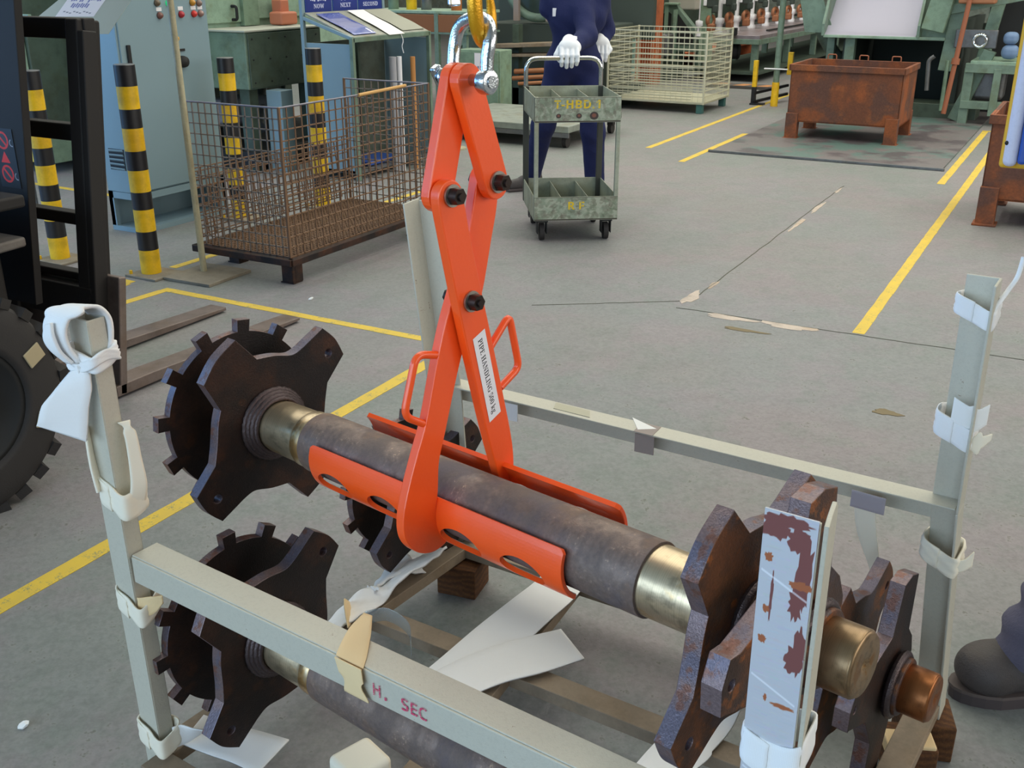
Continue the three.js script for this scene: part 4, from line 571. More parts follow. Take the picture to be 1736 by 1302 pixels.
// ---------- forklift ----------
{
  const t = thing('forklift', 'dark forklift truck with mast, two forks and a heavy front tyre', 'forklift'), tilt = .125;
  const P = (x, y, dz = 0) => [x, y, -2.44 - tilt * y + dz];
  obj('fork_frame', [beam(P(-3.13, .02), P(-3.13, 1.335), .062, .1, .008, [1, 0, 0]), beam(P(-3.085, .02, .02), P(-3.085, 1.3, .02), .03, .06, .006, [1, 0, 0])], M.lift, t);
  obj('fork_frame', [beam(P(-3.555, .02), P(-3.555, 1.335), .1, .1, .008, [1, 0, 0])], M.lift, t);
  const cb = (y, h, name, d = .05) => obj(name, [beam(P(-3.56, y), P(-3.09, y), h, d, .006, [0, 1, 0])], M.lift, t);
  cb(1.305, .07, 'top_bar'); cb(.955, .06, 'cross_bar'); cb(.65, .045, 'cross_bar'); cb(.35, .13, 'carriage_bar', .09); cb(.44, .03, 'cross_bar');
  obj('carriage_bolt', [mv(new THREE.CylinderGeometry(.02, .02, .02, 6), [-3.14, .3, -2.42], [Math.PI / 2, 0, 0])], mat(0x5a3c30, .6, .3), t); obj('tail_lamp', [rb(.05, .06, .03, .01, -3.5, .47, -2.47)], mat(0xb83a22, .4), t);
  obj('mast_rail', [beam([-3.62, .1, -2.3], [-3.62, 2.4, -2.52], .16, .12, .01, [1, 0, 0])], M.lift, t); obj('mast_rail', [beam([-4.15, .1, -2.3], [-4.15, 2.4, -2.52], .16, .12, .01, [1, 0, 0])], M.lift, t);
  obj('mast_guard', [extr(shapeOf([[-4.5, .38], [-3.2, .38], [-3.06, 1.3], [-3.02, 1.55], [-3.1, 2.3], [-4.5, 2.3]]), .03, .003).translate(0, 0, -2.315)], M.lift, t); obj('lift_cylinder', [rod([-3.85, .1, -2.3], [-3.85, 2.2, -2.5], .05, 18)], M.lift, t); obj('mast_cross', [beam([-4.15, 2.3, -2.5], [-3.62, 2.3, -2.5], .12, .08, .01, [0, 1, 0]), beam([-4.15, 1.35, -2.42], [-3.62, 1.35, -2.42], .12, .08, .01, [0, 1, 0])], M.lift, t);
  obj('dash_panel', [rb(.9, .5, .06, .02, -3.65, .55, -2.16), rb(.3, .4, .2, .03, -3.6, .6, -2.06)], M.lift, t);
  obj('body', [rb(1.0, .55, 1.7, .06, -3.3, .55, -.95), rb(.9, .5, .5, .08, -3.3, .9, -.4), bb(-3.72, -2.9, .8, .84, -2.1, -1.2, .01)], M.lift, t);
  obj('fender', [rb(.24, .035, .5, .01, -3.26, .62, -2.0, .03)], mat(0x76706c, .6, .2, { map: T.grime }), t);
  for (const [x, z] of [[-2.95, -1.7], [-2.95, -.3], [-3.75, -.3], [-3.75, -1.7]]) obj('guard_post', [rod([x, .8, z], [x + (x < -3.3 ? .08 : -.08), 2.1, z * .8 - .3], .025, 10)], M.lift, t);
  obj('overhead_guard', [rb(.95, .05, 1.5, .02, -3.35, 2.12, -1.1)], M.lift, t);
  const decal = canvasTex(128, 256, (c, w, h) => { c.fillStyle = '#26262a'; c.fillRect(0, 0, w, h); c.lineWidth = 10; c.strokeStyle = '#d8332c'; for (const y of [52, 196]) { c.fillStyle = '#3a3a3e'; c.beginPath(); c.arc(56, y, 34, 0, 7); c.fill(); c.stroke(); c.beginPath(); c.moveTo(32, y - 24); c.lineTo(80, y + 24); c.stroke(); } c.fillStyle = '#e0332c'; c.beginPath(); c.moveTo(56, 98); c.lineTo(86, 148); c.lineTo(26, 148); c.fill(); c.strokeStyle = '#9a9aa2'; c.lineWidth = 5; c.beginPath(); c.arc(116, 60, 14, 1.2, 4.4); c.stroke(); c.beginPath(); c.arc(116, 204, 14, 1.2, 4.4); c.stroke(); });
  { const g = new THREE.PlaneGeometry(.1, .2).translate(-3.215, .9, -2.283); obj('safety_decal', [g], new THREE.MeshStandardMaterial({ map: decal, roughness: .5 }), t, true).userData.label = 'red prohibition decals'; }
  for (const [x, ztip] of [[-3.06, -3.47], [-3.46, -3.42]]) { const s = shapeOf([[2.42, .01], [2.42, .052], [2.6, .052], [-ztip, .022], [-ztip, .008]]); obj('fork', [extr(s, .1, .003).applyMatrix4(new THREE.Matrix4().makeBasis(V(0, 0, -1), V(0, 1, 0), V(1, 0, 0))).translate(x - .05, 0, 0), beam([x, .01, -2.45], [x, .45, -2.52], .1, .035, .006, [1, 0, 0])], M.fork, t); }
  const wheel = (x, z, r, w) => {
    const g = obj('tyre', [latheX([[-w / 2, r * .56], [-w / 2 - .004, r * .62], [-w / 2 + .002, r * .8], [-w / 2 + .01, r * .93], [-w / 2 + .03, r * .97], [w / 2 - .03, r * .97], [w / 2 - .01, r * .93], [w / 2 - .002, r * .8], [w / 2 + .004, r * .62], [w / 2, r * .56], [w / 2 - .03, r * .54]], 64).translate(x, r, z)], M.rubber, t);
    const lug = []; for (let i = 0; i < 26; i++) { const a = i / 26 * 2 * Math.PI; lug.push(mv(box(w * .42, .03, .042, w * .28), [0, 0, 0]).applyMatrix4(new THREE.Matrix4().makeRotationX(a).multiply(M4([0, r * .975, 0], [0, .3, 0]))).translate(x, r, z), mv(box(w * .42, .03, .042, -w * .28), [0, 0, 0]).applyMatrix4(new THREE.Matrix4().makeRotationX(a + .12).multiply(M4([0, r * .975, 0], [0, -.3, 0]))).translate(x, r, z)); }
    obj('tread', lug, M.rubber, g);
    const rim = obj('rim', [latheX([[-w / 2 + .02, .02], [w / 2 - .06, .05], [w / 2 - .05, r * .4], [w / 2 - .01, r * .5], [w / 2 - .006, r * .56], [w / 2 - .03, r * .57]], 40).translate(x, r, z)], M.dark, t);
    for (let i = 0; i < 6; i++) obj('wheel_nut', [mv(new THREE.CylinderGeometry(.013, .013, .03, 6), [x + w / 2 - .05, r + .085 * Math.cos(i * 1.047), z + .085 * Math.sin(i * 1.047)], [0, 0, Math.PI / 2])], M.greyMetal, rim);
    obj('hub', [latheX([[w / 2 - .06, .05], [w / 2 - .01, .045], [w / 2, .03], [w / 2, .001]], 24).translate(x, r, z)], M.dark, rim);
    return g;
  };
  const ty = wheel(-2.73, -1.6, .335, .22); for (const a of [.42, -.42]) obj('sidewall_patch', [rb(.006, .062, .05, .002).applyMatrix4(new THREE.Matrix4().makeRotationX(-Math.PI / 2 + a).multiply(M4([0, .255, 0], [0, 0, .1]))).translate(-2.617, .335, -1.6)], mat(0xb0a080, .8), ty);
  wheel(-3.9, -1.6, .335, .22); wheel(-2.95, -.35, .25, .18); wheel(-3.8, -.35, .25, .18);
}
// ---------- far side of the hall ----------
{
  // workbench with brown cartons behind the stand
  const w = thing('workbench', 'green angle-iron workbench behind the document stand', 'bench');
  obj('top', [bb(-7.6, -6.15, 1.03, 1.06, -10.9, -10.2, .004)], M.greenPale, w); obj('drawer_front', [bb(-7.5, -6.2, .84, 1.02, -10.2, -10.18, .004)], M.brownCard, w); obj('shelf', [bb(-7.6, -6.15, .82, .84, -10.9, -10.18)], M.greenSteel, w);
  for (const [x, z] of [[-7.55, -10.22], [-6.2, -10.22], [-7.55, -10.85], [-6.2, -10.85], [-6.55, -10.2]]) obj('leg', [bb(x - .025, x + .025, 0, 1.04, z - .025, z + .025)], M.greenSteel, w);
  obj('brace', [beam([-6.2, .78, -10.22], [-6.5, .42, -10.22], .03, .03), beam([-6.5, .42, -10.22], [-6.2, .42, -10.22], .03, .03)], M.greenSteel, w);
  for (const [x, h, m, l] of [[-7.3, .16, M.greenSteel, 'small green tin on the workbench'], [-7.05, .2, M.yellow, 'yellow tin on the workbench'], [-6.85, .12, M.greyMetal, 'grey tin on the workbench'], [-6.45, .18, mat(0xb0632c, .6), 'orange tin at the near end of the workbench']]) { const q = thing('storage_tin', l, 'tin', [x, 1.06, -10.45]); obj('can', [latheX([[0, .001], [0, .06], [h, .06], [h, .055], [h + .005, .001]], 20).applyMatrix4(new THREE.Matrix4().makeRotationZ(Math.PI / 2))], m, q); }
  // dark machine with a big ring
  const r = thing('ring_machine', 'dark machine with a large greenish ring behind the worker', 'machine');
  obj('body', [bb(-6.6, -5.0, .2, .9, -12.1, -11.3, .02), bb(-6.9, -4.9, 0, .2, -12.3, -11.0)], M.darker, r); obj('back_plate', [bb(-6.9, -4.8, .7, 1.9, -12.3, -12.2)], M.darker, r);
  obj('ring', [mv(new THREE.TorusGeometry(.42, .05, 14, 48), [-5.86, 1.38, -11.3])], M.greenSteel, r); obj('ring_face', [mv(new THREE.CylinderGeometry(.4, .4, .04, 40), [-5.86, 1.38, -11.36], [Math.PI / 2, 0, 0])], mat(0x33413c, .5), r);
  for (const x of [-6.08, -5.66]) obj('guide_bar', [bb(x - .035, x + .035, .93, 1.9, -11.2, -11.15, .004)], mat(0x8f8078, .6), r); obj('guide_cross', [bb(-6.04, -5.7, 1.2, 1.23, -11.2, -11.17)], mat(0x8f8078, .6), r);
  obj('chute', [beam([-6.3, .66, -10.9], [-4.9, .74, -11.0], .04, .3, .004, [0, 1, 0]), beam([-6.3, .56, -10.9], [-4.9, .62, -11.0], .03, .3, .004, [0, 1, 0])], M.rackBar, r); for (const x of [-6.0, -5.2]) obj('leg', [bb(x - .04, x + .04, 0, .9, -11.1, -11.0)], M.greenDark, r); obj('pipe_stack', [rod([-5.9, .4, -10.8], [-5.0, .47, -10.85], .03, 10), rod([-5.9, .33, -10.75], [-5.0, .41, -10.8], .025, 10), rod([-5.8, .28, -10.7], [-5.0, .35, -10.8], .02, 10)], mat(0xa8704a, .5, .3), r);
  // electric box with a paper notice
  const e = thing('electric_box', 'pale green electrical box with a white notice behind the shackle', 'box'), px = [-5.98, -5.47];
  obj('body', [bb(px[0], px[1], .06, .71, -9.95, -9.7, .01)], M.green, e); obj('door', [bb(px[0] + .02, px[1] - .02, .08, .69, -9.7, -9.685, .003)], M.green, e); obj('foot', [bb(px[0], px[0] + .08, 0, .06, -9.95, -9.7), bb(px[1] - .08, px[1], 0, .06, -9.95, -9.7)], M.dark, e);
  const pt = canvasTex(128, 256, (c, w2, h) => { c.fillStyle = '#ece4ea'; c.fillRect(0, 0, w2, h); c.fillStyle = '#8f8fa8'; for (const y of [92, 150]) for (let i = 0; i < 5; i++) c.fillRect(20 + i * 18, y, 12, 18); c.fillRect(70, 200, 26, 14); });
  obj('notice_paper', [new THREE.PlaneGeometry(.22, .36).translate(-5.66, .5, -9.683)], new THREE.MeshStandardMaterial({ map: pt, roughness: .7 }), e, true);
  // low dolly
  const d = thing('platform_dolly', 'low grey green platform dolly on castors behind the trolley', 'dolly'); obj('deck', [bb(-5.5, -4.05, .14, .2, -9.6, -8.4, .008)], mat(0x8d938a, .6, .1, { map: T.grime }), d); obj('deck_edge', [bb(-5.5, -4.05, .1, .14, -8.42, -8.4)], M.greyMetal, d);
  for (const [x, z] of [[-4.12, -8.5], [-5.4, -8.5], [-4.12, -9.5], [-5.4, -9.5]]) obj('castor', [mv(new THREE.CylinderGeometry(.05, .05, .04, 20), [x, .05, z], [0, 0, Math.PI / 2]), bb(x - .03, x + .03, .08, .11, z - .03, z + .03)], M.rubber, d);
  one('steel_stool', 'short pale steel post with a round base near the tongs', 'post', [rod([-4.95, 0, -7.95], [-4.95, .42, -7.95], .035, 14), mv(new THREE.CylinderGeometry(.1, .1, .015, 24), [-4.95, .008, -7.95])], M.khakiPole);
  // pale mesh container
  const c = thing('mesh_container', 'pale yellow-green wire mesh container behind the worker', 'container'), x0 = -4.95, x1 = -3.8, z0 = -12.15, z1 = -11.27, y0 = .12, y1 = .86, q = .006;
  const hw = (a, b, n, y0b = y0, y1b = y1) => Array.from({ length: n + 1 }, (_, i) => { const y = lerp(y0b, y1b, i / n); return beam([a[0], y, a[1]], [b[0], y, b[1]], q * 1.6, q * 1.6); });
  const vw = (a, b, n) => Array.from({ length: n + 1 }, (_, i) => { const x = lerp(a[0], b[0], i / n), z = lerp(a[1], b[1], i / n); return beam([x, y0, z], [x, y1, z], q * .5, q * .5); });
  const pan = (a, b, n, k) => tag(obj('mesh_panel', [...hw(a, b, n), ...vw(a, b, k)], M.wirePale, c), null, null, null, 'stuff');
  pan([x0, z1], [x1, z1], 12, 18); pan([x0, z0], [x1, z0], 12, 18); pan([x0, z0], [x0, z1], 12, 24); pan([x1, z0], [x1, z1], 12, 24); tag(obj('mesh_panel', hw([x0 + .02, z1 - .02], [x1 - .15, z1 - .02], 14, y0, .5), M.wirePale, c), null, null, null, 'stuff');
  obj('base', [bb(x0, x1, .1, .125, z0, z1, .004)], M.wirePale, c); for (const [x, z] of [[x0, z1], [x1, z1], [x0, z0], [x1, z0]]) { obj('corner_post', [beam([x, .1, z], [x, y1 + .01, z], .02, .02, .003)], M.wirePale, c); obj('foot', [rb(.07, .1, .07, .006, x + (x < -4 ? .05 : -.05), .05, z + (z < -11.5 ? .05 : -.05))], mat(0x3f6a66, .6), c); }
  one('teal_partition', 'pale teal partition panel behind the worker', 'panel', [bb(-6.9, -5.66, .1, 2.2, -14.1, -14.0, .004)], M.teal); one('steel_column', 'orange painted steel column at the edge of the teal panel', 'column', [bb(-5.66, -5.6, 0, 5, -14.1, -13.8), bb(-5.45, -5.4, 0, 5, -14.1, -13.8), bb(-5.6, -5.45, 0, 5, -13.99, -13.95)], M.orangeSteel);
  one('tube_rack', 'bent pale tube frame beside the worker\'s shoulder', 'frame', [bent([[-6.1, .5, -13.6], [-6.05, 1.08, -13.6], [-5.85, 1.08, -13.6], [-5.85, .75, -13.6], [-5.75, .7, -13.6]], .025, .05, 60, 10), bent([[-6.2, .5, -13.8], [-6.15, 1.08, -13.8], [-6.0, 1.08, -13.6]], .025, .05, 40, 10)], M.greenPale);
  const g = thing('bending_machine', 'green machine with a looped arm beyond the pale mesh container', 'machine'), gp = (x, y) => [x, y, -14.6];
  obj('arm', [extr(shapeOf([[-5.75, .4], [-5.75, .9], [-5.6, 1.02], [-5.4, 1.02], [-5.05, .66], [-4.9, .4]], []), .12, .01).translate(0, 0, -14.7)], M.greenSteel, g); obj('arm_opening', [extr(shapeOf([[-5.64, .5], [-5.64, .86], [-5.52, .94], [-5.46, .9], [-5.46, .5]]), .02).translate(0, 0, -14.585), extr(shapeOf([[-5.36, .5], [-5.36, .9], [-5.12, .62], [-5.12, .5]]), .02).translate(0, 0, -14.585)], M.dark, g);
  obj('post', [bb(-5.55, -5.5, .3, 1.02, -14.58, -14.54), bb(-5.42, -5.37, .3, .96, -14.58, -14.54)], M.greenPale, g); obj('lever', [bb(-5.55, -5.34, 1.02, 1.05, -14.6, -14.5, .01)], M.greenPale, g); obj('base', [bb(-5.9, -5.45, 0, .45, -15.2, -14.5, .02)], M.greenDark, g); obj('gear_box', [rb(.3, .3, .3, .03, -5.5, .5, -14.3)], M.greyMetal, g); obj('hood', [bb(-5.6, -5.2, .95, 1.9, -15.0, -14.8, .02)], mat(0xb9b2a6, .6), g); obj('pillar', [bb(-5.0, -4.84, .3, 2.2, -14.6, -14.45, .01)], M.green, g);
  // conveyor bench with a row of valve stations
  const k = thing('conveyor_bench', 'long green conveyor bench with a flat steel top running away to the back', 'conveyor');
  obj('table_top', [bb(-5.3, -4.3, .56, .62, -24, -15.0, .006)], mat(0x9d9196, .4, .4, { map: T.grime }), k); obj('apron', [bb(-5.3, -4.3, .5, .57, -15.05, -14.98, .006), bb(-4.33, -4.28, .5, .57, -24, -15, .004)], M.greenSteel, k); obj('lower_deck', [bb(-5.4, -4.25, .1, .14, -24, -14.9)], M.greenDark, k); obj('end_stop', [bb(-4.72, -4.62, .62, .72, -15.0, -14.92, .01), bb(-5.3, -5.2, .62, .7, -15.0, -14.92, .01)], M.dark, k); obj('motor', [latheX([[0, .001], [0, .12], [.3, .12], [.3, .001]], 24).translate(-4.95, .4, -15.2)], M.dark, k);
  for (let i = 0; i < 6; i++) for (const x of [-5.2, -4.38]) obj('leg', [bb(x - .045, x + .045, .14, .52, -15.15 - i * 1.7, -15.06 - i * 1.7, .005)], M.greenSteel, k);
  obj('guide_bar', [bb(-5.32, -5.27, .66, .69, -24, -14.9)], M.dark, k); obj('guide_bar', [bb(-4.5, -4.46, .63, .65, -19, -16)], M.dark, k);
  const v0 = thing('valve_station', 'first white valve riser from the near end of the conveyor', 'valve', [-5.0, 0, -14.5], 0, 'valve stations along the conveyor');
  obj('riser', [latheX([[.62, .06], [.66, .06], [.68, .045], [.74, .045], [.76, .07], [.82, .07], [.84, .03], [1.25, .03], [1.25, .001]], 16).applyMatrix4(new THREE.Matrix4().makeRotationZ(Math.PI / 2))], M.white, v0); obj('actuator', [rb(.13, .14, .14, .03, .15, 1.06, 0), rb(.07, .1, .1, .02, .2, .98, .02)], M.darker, v0); obj('coupling', [mv(new THREE.TorusGeometry(.06, .03, 8, 16), [.14, .83, 0], [0, 1.2, 0]), rb(.1, .1, .1, .02, .16, .74, .02)], mat(0xa06848, .5, .3), v0); obj('gauge', [rb(.045, .08, .05, .01, .07, 1.06, .06)], M.white, v0);
  const ord = ['second', 'third', 'fourth', 'fifth', 'sixth', 'seventh', 'eighth']; for (let i = 0; i < 7; i++) dup(v0, [-5.0, 0, -15.32 - i * .8], 0, `${ord[i]} white valve riser from the near end of the conveyor`);
  one('pipe_rack', 'dark pipe rack with orange pipes behind the conveyor legs', 'rack', [bb(-7.3, -5.8, .2, .26, -20, -15.6), bb(-7.3, -5.8, .0, .2, -19.9, -19.7), bb(-7.3, -5.8, 0, .2, -15.8, -15.6), bb(-6.4, -5.9, .26, .36, -19, -16)], M.orangeSteel); one('rear_machine', 'dark machinery bulk behind the valve stations', 'machine', [bb(-9.2, -7.6, 0, 1.5, -26, -15, .02)], M.greenDark);
  one('striped_kerb', 'black and orange striped kerb plate by the mesh container', 'kerb', [bb(-4.7, -3.75, 0, .04, -14.3, -14.0, .006)], mat(0x59534f, .7)); for (let i = 0; i < 3; i++) one('kerb_mark', `${['first', 'second', 'third'][i]} orange stripe from the mesh container on the kerb plate`, 'stripe', [flat([[-4.65 + i * .32, -14.02], [-4.5 + i * .32, -14.02], [-4.42 + i * .32, -14.25], [-4.57 + i * .32, -14.25]], .0402, .0415)], mat(0xc98850, .7), 'kerb stripes');
  // guard rail with yellow-black posts
  const gr = thing('guard_rail', 'black and yellow guard rail with a tall grey post by the rusty bin', 'guard rail');
  obj('post', [bb(-3.6, -3.55, .2, .5, -12.45, -12.4, .005)], M.yellow, gr); obj('post_foot', [bb(-3.6, -3.55, .0, .2, -12.45, -12.4, .005), bb(-3.6, -3.44, 0, .02, -12.46, -12.36)], M.black, gr); obj('post', [bb(-3.36, -3.3, .3, .56, -13.05, -13.0, .005)], M.yellow, gr); obj('rail', [beam([-3.57, .13, -12.4], [-3.33, .18, -13.0], .03, .03), beam([-3.57, .03, -12.4], [-3.33, .08, -13.0], .03, .03)], M.black, gr);
  obj('tall_post', [rod([-3.31, 0, -12.37], [-3.31, 3.2, -12.37], .035, 14)], M.greenSteel, gr); obj('post_sleeve', [rod([-3.31, 0, -12.37], [-3.31, .27, -12.37], .042, 14)], M.yellow, gr); obj('clamp', [rod([-3.45, .42, -12.33], [-3.18, .42, -12.33], .008, 8)], M.white, gr);
  // press with the white chute
  const f = thing('chute_machine', 'dark machine with a wide white chute above the rusty bin', 'machine');
  obj('frame', [bb(-2.62, -2.5, 0, .8, -13.6, -12.5), bb(-2.75, -1.3, .78, .84, -13.5, -12.3), bb(-2.6, -1.3, .0, .8, -14.1, -14.0)], M.darker, f); obj('inner_wall', [bb(-2.6, -2.56, 0, 1.9, -14, -12.4)], M.darker, f); obj('inner_wall', [bb(-1.4, -1.34, 0, 1.0, -14, -12.2)], M.darker, f);
  const ch = []; for (let i = 0; i <= 14; i++) { const u = i / 14; ch.push([lerp(.0, -.55, u), .83 + .52 * Math.pow(u, 1.25), 0]); } obj('chute_sheet', [ribbon(ch.map(p => [-2.26 , p[1], -12.0 + p[0], .47, 0, 0]), .006, 30)], M.sheet, f);
  obj('chute_lip', [bb(-2.74, -1.5, .8, .83, -12.03, -11.99, .006)], M.greenPale, f);
  const cheek = s => extr(shapeOf([[0, 0], [.0, .12], [.28, .62], [.6, .62], [.5, .0]]), .03, .004).applyMatrix4(new THREE.Matrix4().makeBasis(V(0, 0, -1), V(0, 1, 0), V(1, 0, 0)));
  obj('cheek_plate', [cheek(1).translate(-2.76, .82, -11.97)], M.greenSteel, f); obj('cheek_plate', [cheek(1).translate(-1.78, .82, -11.97)], M.greenSteel, f); obj('wing_plate', [extr(shapeOf([[-.0, 0], [.32, 0], [.1, .5], [-.12, .5]]), .02, .003).translate(-2.98, .84, -12.15)], M.greenSteel, f); obj('wing_plate', [extr(shapeOf([[0, 0], [.3, 0], [.5, .5], [.2, .5]]), .02, .003).translate(-1.8, .81, -12.15)], M.greenSteel, f);
  obj('curved_arm', [tube([[-3.15, 1.5, -12.6], [-3.02, 1.1, -12.6], [-2.85, .75, -12.6], [-2.62, .45, -12.6]], .075, 30, 12)], M.greenDark, f); obj('column', [bb(-2.78, -2.7, 0, .82, -12.5, -12.4)], M.greenSteel, f); obj('foot_leg', [bb(-2.52, -2.42, .5, .8, -12.2, -12.1)], M.greenSteel, f); obj('hood', [bb(-3.0, -1.2, 1.36, 2.6, -14, -12.55)], M.darker, f);
  obj('side_arm', [beam([-1.62, .9, -11.9], [-1.5, 1.5, -11.9], .22, .1, .01), rod([-1.42, .12, -11.85], [-1.42, .62, -11.85], .02, 10)], M.green, f); obj('lever', [bent([[-1.58, .32, -11.8], [-1.6, .62, -11.8], [-1.55, .66, -11.8]], .022, .03, 30, 10)], M.greyMetal, f); obj('base', [bb(-2.6, -1.1, 0, .16, -12.5, -12.1, .01)], M.greenDark, f); obj('back', [bb(-2.6, -1.2, 0, .9, -13.99, -13.9)], M.darker, f);
  const s = thing('machine_frame', 'green welded machine frame to the right of the rusty bin', 'frame');
  const fb = (a, b, w2 = .08) => obj('bar', [beam(a, b, w2, w2, .006)], M.greenSteel, s); fb([-1.2, 0, -11.85], [-1.2, .56, -11.85], .09); fb([-.93, .1, -11.8], [-.93, .56, -11.8], .07); fb([-1.24, .56, -11.82], [-.5, .56, -11.82], .09); fb([-1.24, .2, -11.82], [-.5, .2, -11.82], .08); fb([-1.3, .02, -12.0], [-1.05, .72, -12.0], .12); fb([-1.36, 1.6, -12.1], [-1.45, .5, -12.1], .16); fb([-1.5, 1.1, -12.0], [-.8, 1.25, -12.0], .09); fb([-1.15, .6, -12.4], [-1.0, 1.7, -12.4], .12);
  obj('plate', [bb(-1.2, -.4, .6, .63, -12.5, -11.8, .005)], M.greenPale, s); obj('bracket', [bb(-1.4, -1.0, .74, .92, -12.0, -11.95, .01)], M.greyMetal, s); obj('tube', [mv(new THREE.TorusGeometry(.06, .016, 8, 20), [-1.15, .82, -11.85])], M.chrome, s); obj('gearbox', [rb(.3, .3, .3, .04, -1.02, .38, -12.2)], M.greyMetal, s); obj('backing', [bb(-1.2, -.2, 0, 1.9, -13, -12.9)], M.dark, s); obj('blue_motor', [rb(.16, .14, .16, .06, -.86, .72, -11.9), rb(.14, .12, .14, .05, -.87, .85, -11.9)], mat(0x6d86a8, .5), s);
  one('copper_pipe', 'tall reddish brown pipe standing between the bin and the green frame', 'pipe', [rod([-1.36, .12, -11.6], [-1.27, 1.4, -11.7], .024, 12), rod([-1.325, .6, -11.64], [-1.322, .66, -11.645], .04, 12)], M.copper);
  one('brown_motor', 'brown box above the green frame at the top edge of the view', 'box', [rb(.34, .2, .2, .02, -1.22, 1.27, -11.8)], mat(0xa06a48, .6));
  // rusty bins
  function bin(label, x, z, w2, d2, h) {
    const b = thing('steel_bin', label, 'bin', [x, 0, z], 0, 'rusty steel bins on legs'), th = .012, y = .16;
    obj('front_wall', [bb(0, w2, y, h, -th, 0, .003)], M.bin, b); obj('back_wall', [bb(0, w2, y, h, -d2, -d2 + th, .003)], M.bin, b); obj('side_wall', [bb(0, th, y, h, -d2, 0, .003)], M.bin, b); obj('side_wall', [bb(w2 - th, w2, y, h, -d2, 0, .003)], M.bin, b); obj('floor_plate', [bb(0, w2, y, y + .012, -d2, 0)], M.bin, b);
    obj('rim', [bb(-.015, w2 + .015, h - .055, h, 0, .018, .004), bb(-.015, w2 + .015, h - .055, h, -d2 - .018, -d2, .004), bb(-.018, 0, h - .055, h, -d2, .018, .004), bb(w2, w2 + .018, h - .055, h, -d2, .018, .004)], M.bin, b);
    for (const [a, c2] of [[.05, .0], [w2 - .05, .0], [.05, -d2], [w2 - .05, -d2]]) { const k2 = c2 === 0 ? .012 : -.012; obj('leg', [rb(.11, .24, .09, .006, a, .12, c2 + k2 - Math.sign(k2) * .03)], M.bin, b); obj('foot_plate', [rb(.14, .014, .13, .004, a, .007, c2 + k2 - Math.sign(k2) * .03)], M.bin, b); }
    for (const a of [.2, w2 / 2, w2 - .2]) obj('lifting_eye', [bent([[a - .04, h, -d2 + .02], [a - .04, h + .045, -d2 + .02], [a + .04, h + .045, -d2 + .02], [a + .04, h, -d2 + .02]], .006, .015, 30, 8)], M.copper, b);
    return b;
  }
  const b1 = bin('rusty brown steel bin on four legs under the white chute', -2.54, -9.99, 1.0, .75, .675); dup(b1, [-.54, 0, -7.05], 0, 'rusty brown steel bin partly hidden behind the hanging yellow post');
  // hanging yellow post
  const y = thing('hanging_post', 'worn yellow hanging post with white padding and a blue stripe', 'post', [-.085, 1.075, -2.62], .05);
  obj('back_plate', [rb(.2, 3.0, .02, .009, .012, 1.5, -.02)], mat(0xe0aa28, .5, 0, { map: T.wear }), y); obj('padding', [rb(.03, 2.99, .036, .014, -.066, 1.502, 0), rb(.022, 2.99, .036, .01, -.02, 1.502, 0)], mat(0xd2cede, .6, 0, { map: T.wear }), y); obj('blue_stripe', [rb(.02, 2.985, .034, .008, -.041, 1.507, .004)], M.blue, y); for (const yy of [.06, .3, .62]) obj('rivet', [mv(new THREE.SphereGeometry(.005, 10, 8), [-.078, yy, .012])], M.dark, y); obj('suspension_rod', [rod([0, 3.0, -.02], [0, 5.6, -.02], .02, 10)], M.greyMetal, y);
}
// ---------- people: one skin meshed from tapered limbs joined smoothly ----------
function skin(caps, lo, size, cell, k) {
  const res = Math.ceil(size / cell), mc = new MarchingCubes(res, M.navy, false, false, 400000), half = res / 2, f = mc.field;
  f.fill(-1); const B = caps.map(c => ({ a: c[0], b: c[1], ra: c[2], rb: c[3], e: c[4] || k, d: [c[1][0] - c[0][0], c[1][1] - c[0][1], c[1][2] - c[0][2]] }));
  for (const q of B) q.l = q.d[0] ** 2 + q.d[1] ** 2 + q.d[2] ** 2 || 1e-9;
  for (let z = 0; z < res; z++) for (let y = 0; y < res; y++) for (let x = 0; x < res; x++) {
    const px = lo[0] + x * size / res, py = lo[1] + y * size / res, pz = lo[2] + z * size / res; let d = 1;
    for (const q of B) {
      const ux = px - q.a[0], uy = py - q.a[1], uz = pz - q.a[2], t = sat((ux * q.d[0] + uy * q.d[1] + uz * q.d[2]) / q.l);
      const s = Math.sqrt((ux - q.d[0] * t) ** 2 + (uy - q.d[1] * t) ** 2 + (uz - q.d[2] * t) ** 2) - (q.ra + (q.rb - q.ra) * t);
      if (s > d + q.e) continue; const h = sat(.5 + .5 * (d - s) / q.e); d = d + (s - d) * h - q.e * h * (1 - h);
    }
    f[x + y * res + z * res * res] = -d;
  }
  mc.isolation = 0; mc.update();
  const n = mc.count, P = new Float32Array(n * 3); for (let i = 0; i < n; i++) { for (let j = 0; j < 3; j++) P[3 * i + j] = lo[j] + (mc.positionArray[3 * i + j] * half + half) * size / res; }
  let g = new THREE.BufferGeometry(); g.setAttribute('position', new THREE.BufferAttribute(P, 3)); g = mergeVertices(g, 1e-5); g.computeVertexNormals(); return g;
}
const mid = (a, b, t) => a.map((v, i) => lerp(v, b[i], t));
function limb(a, b, c, r) { return [[a, b, r[0], r[1]], [b, c, r[1], r[2]]]; }
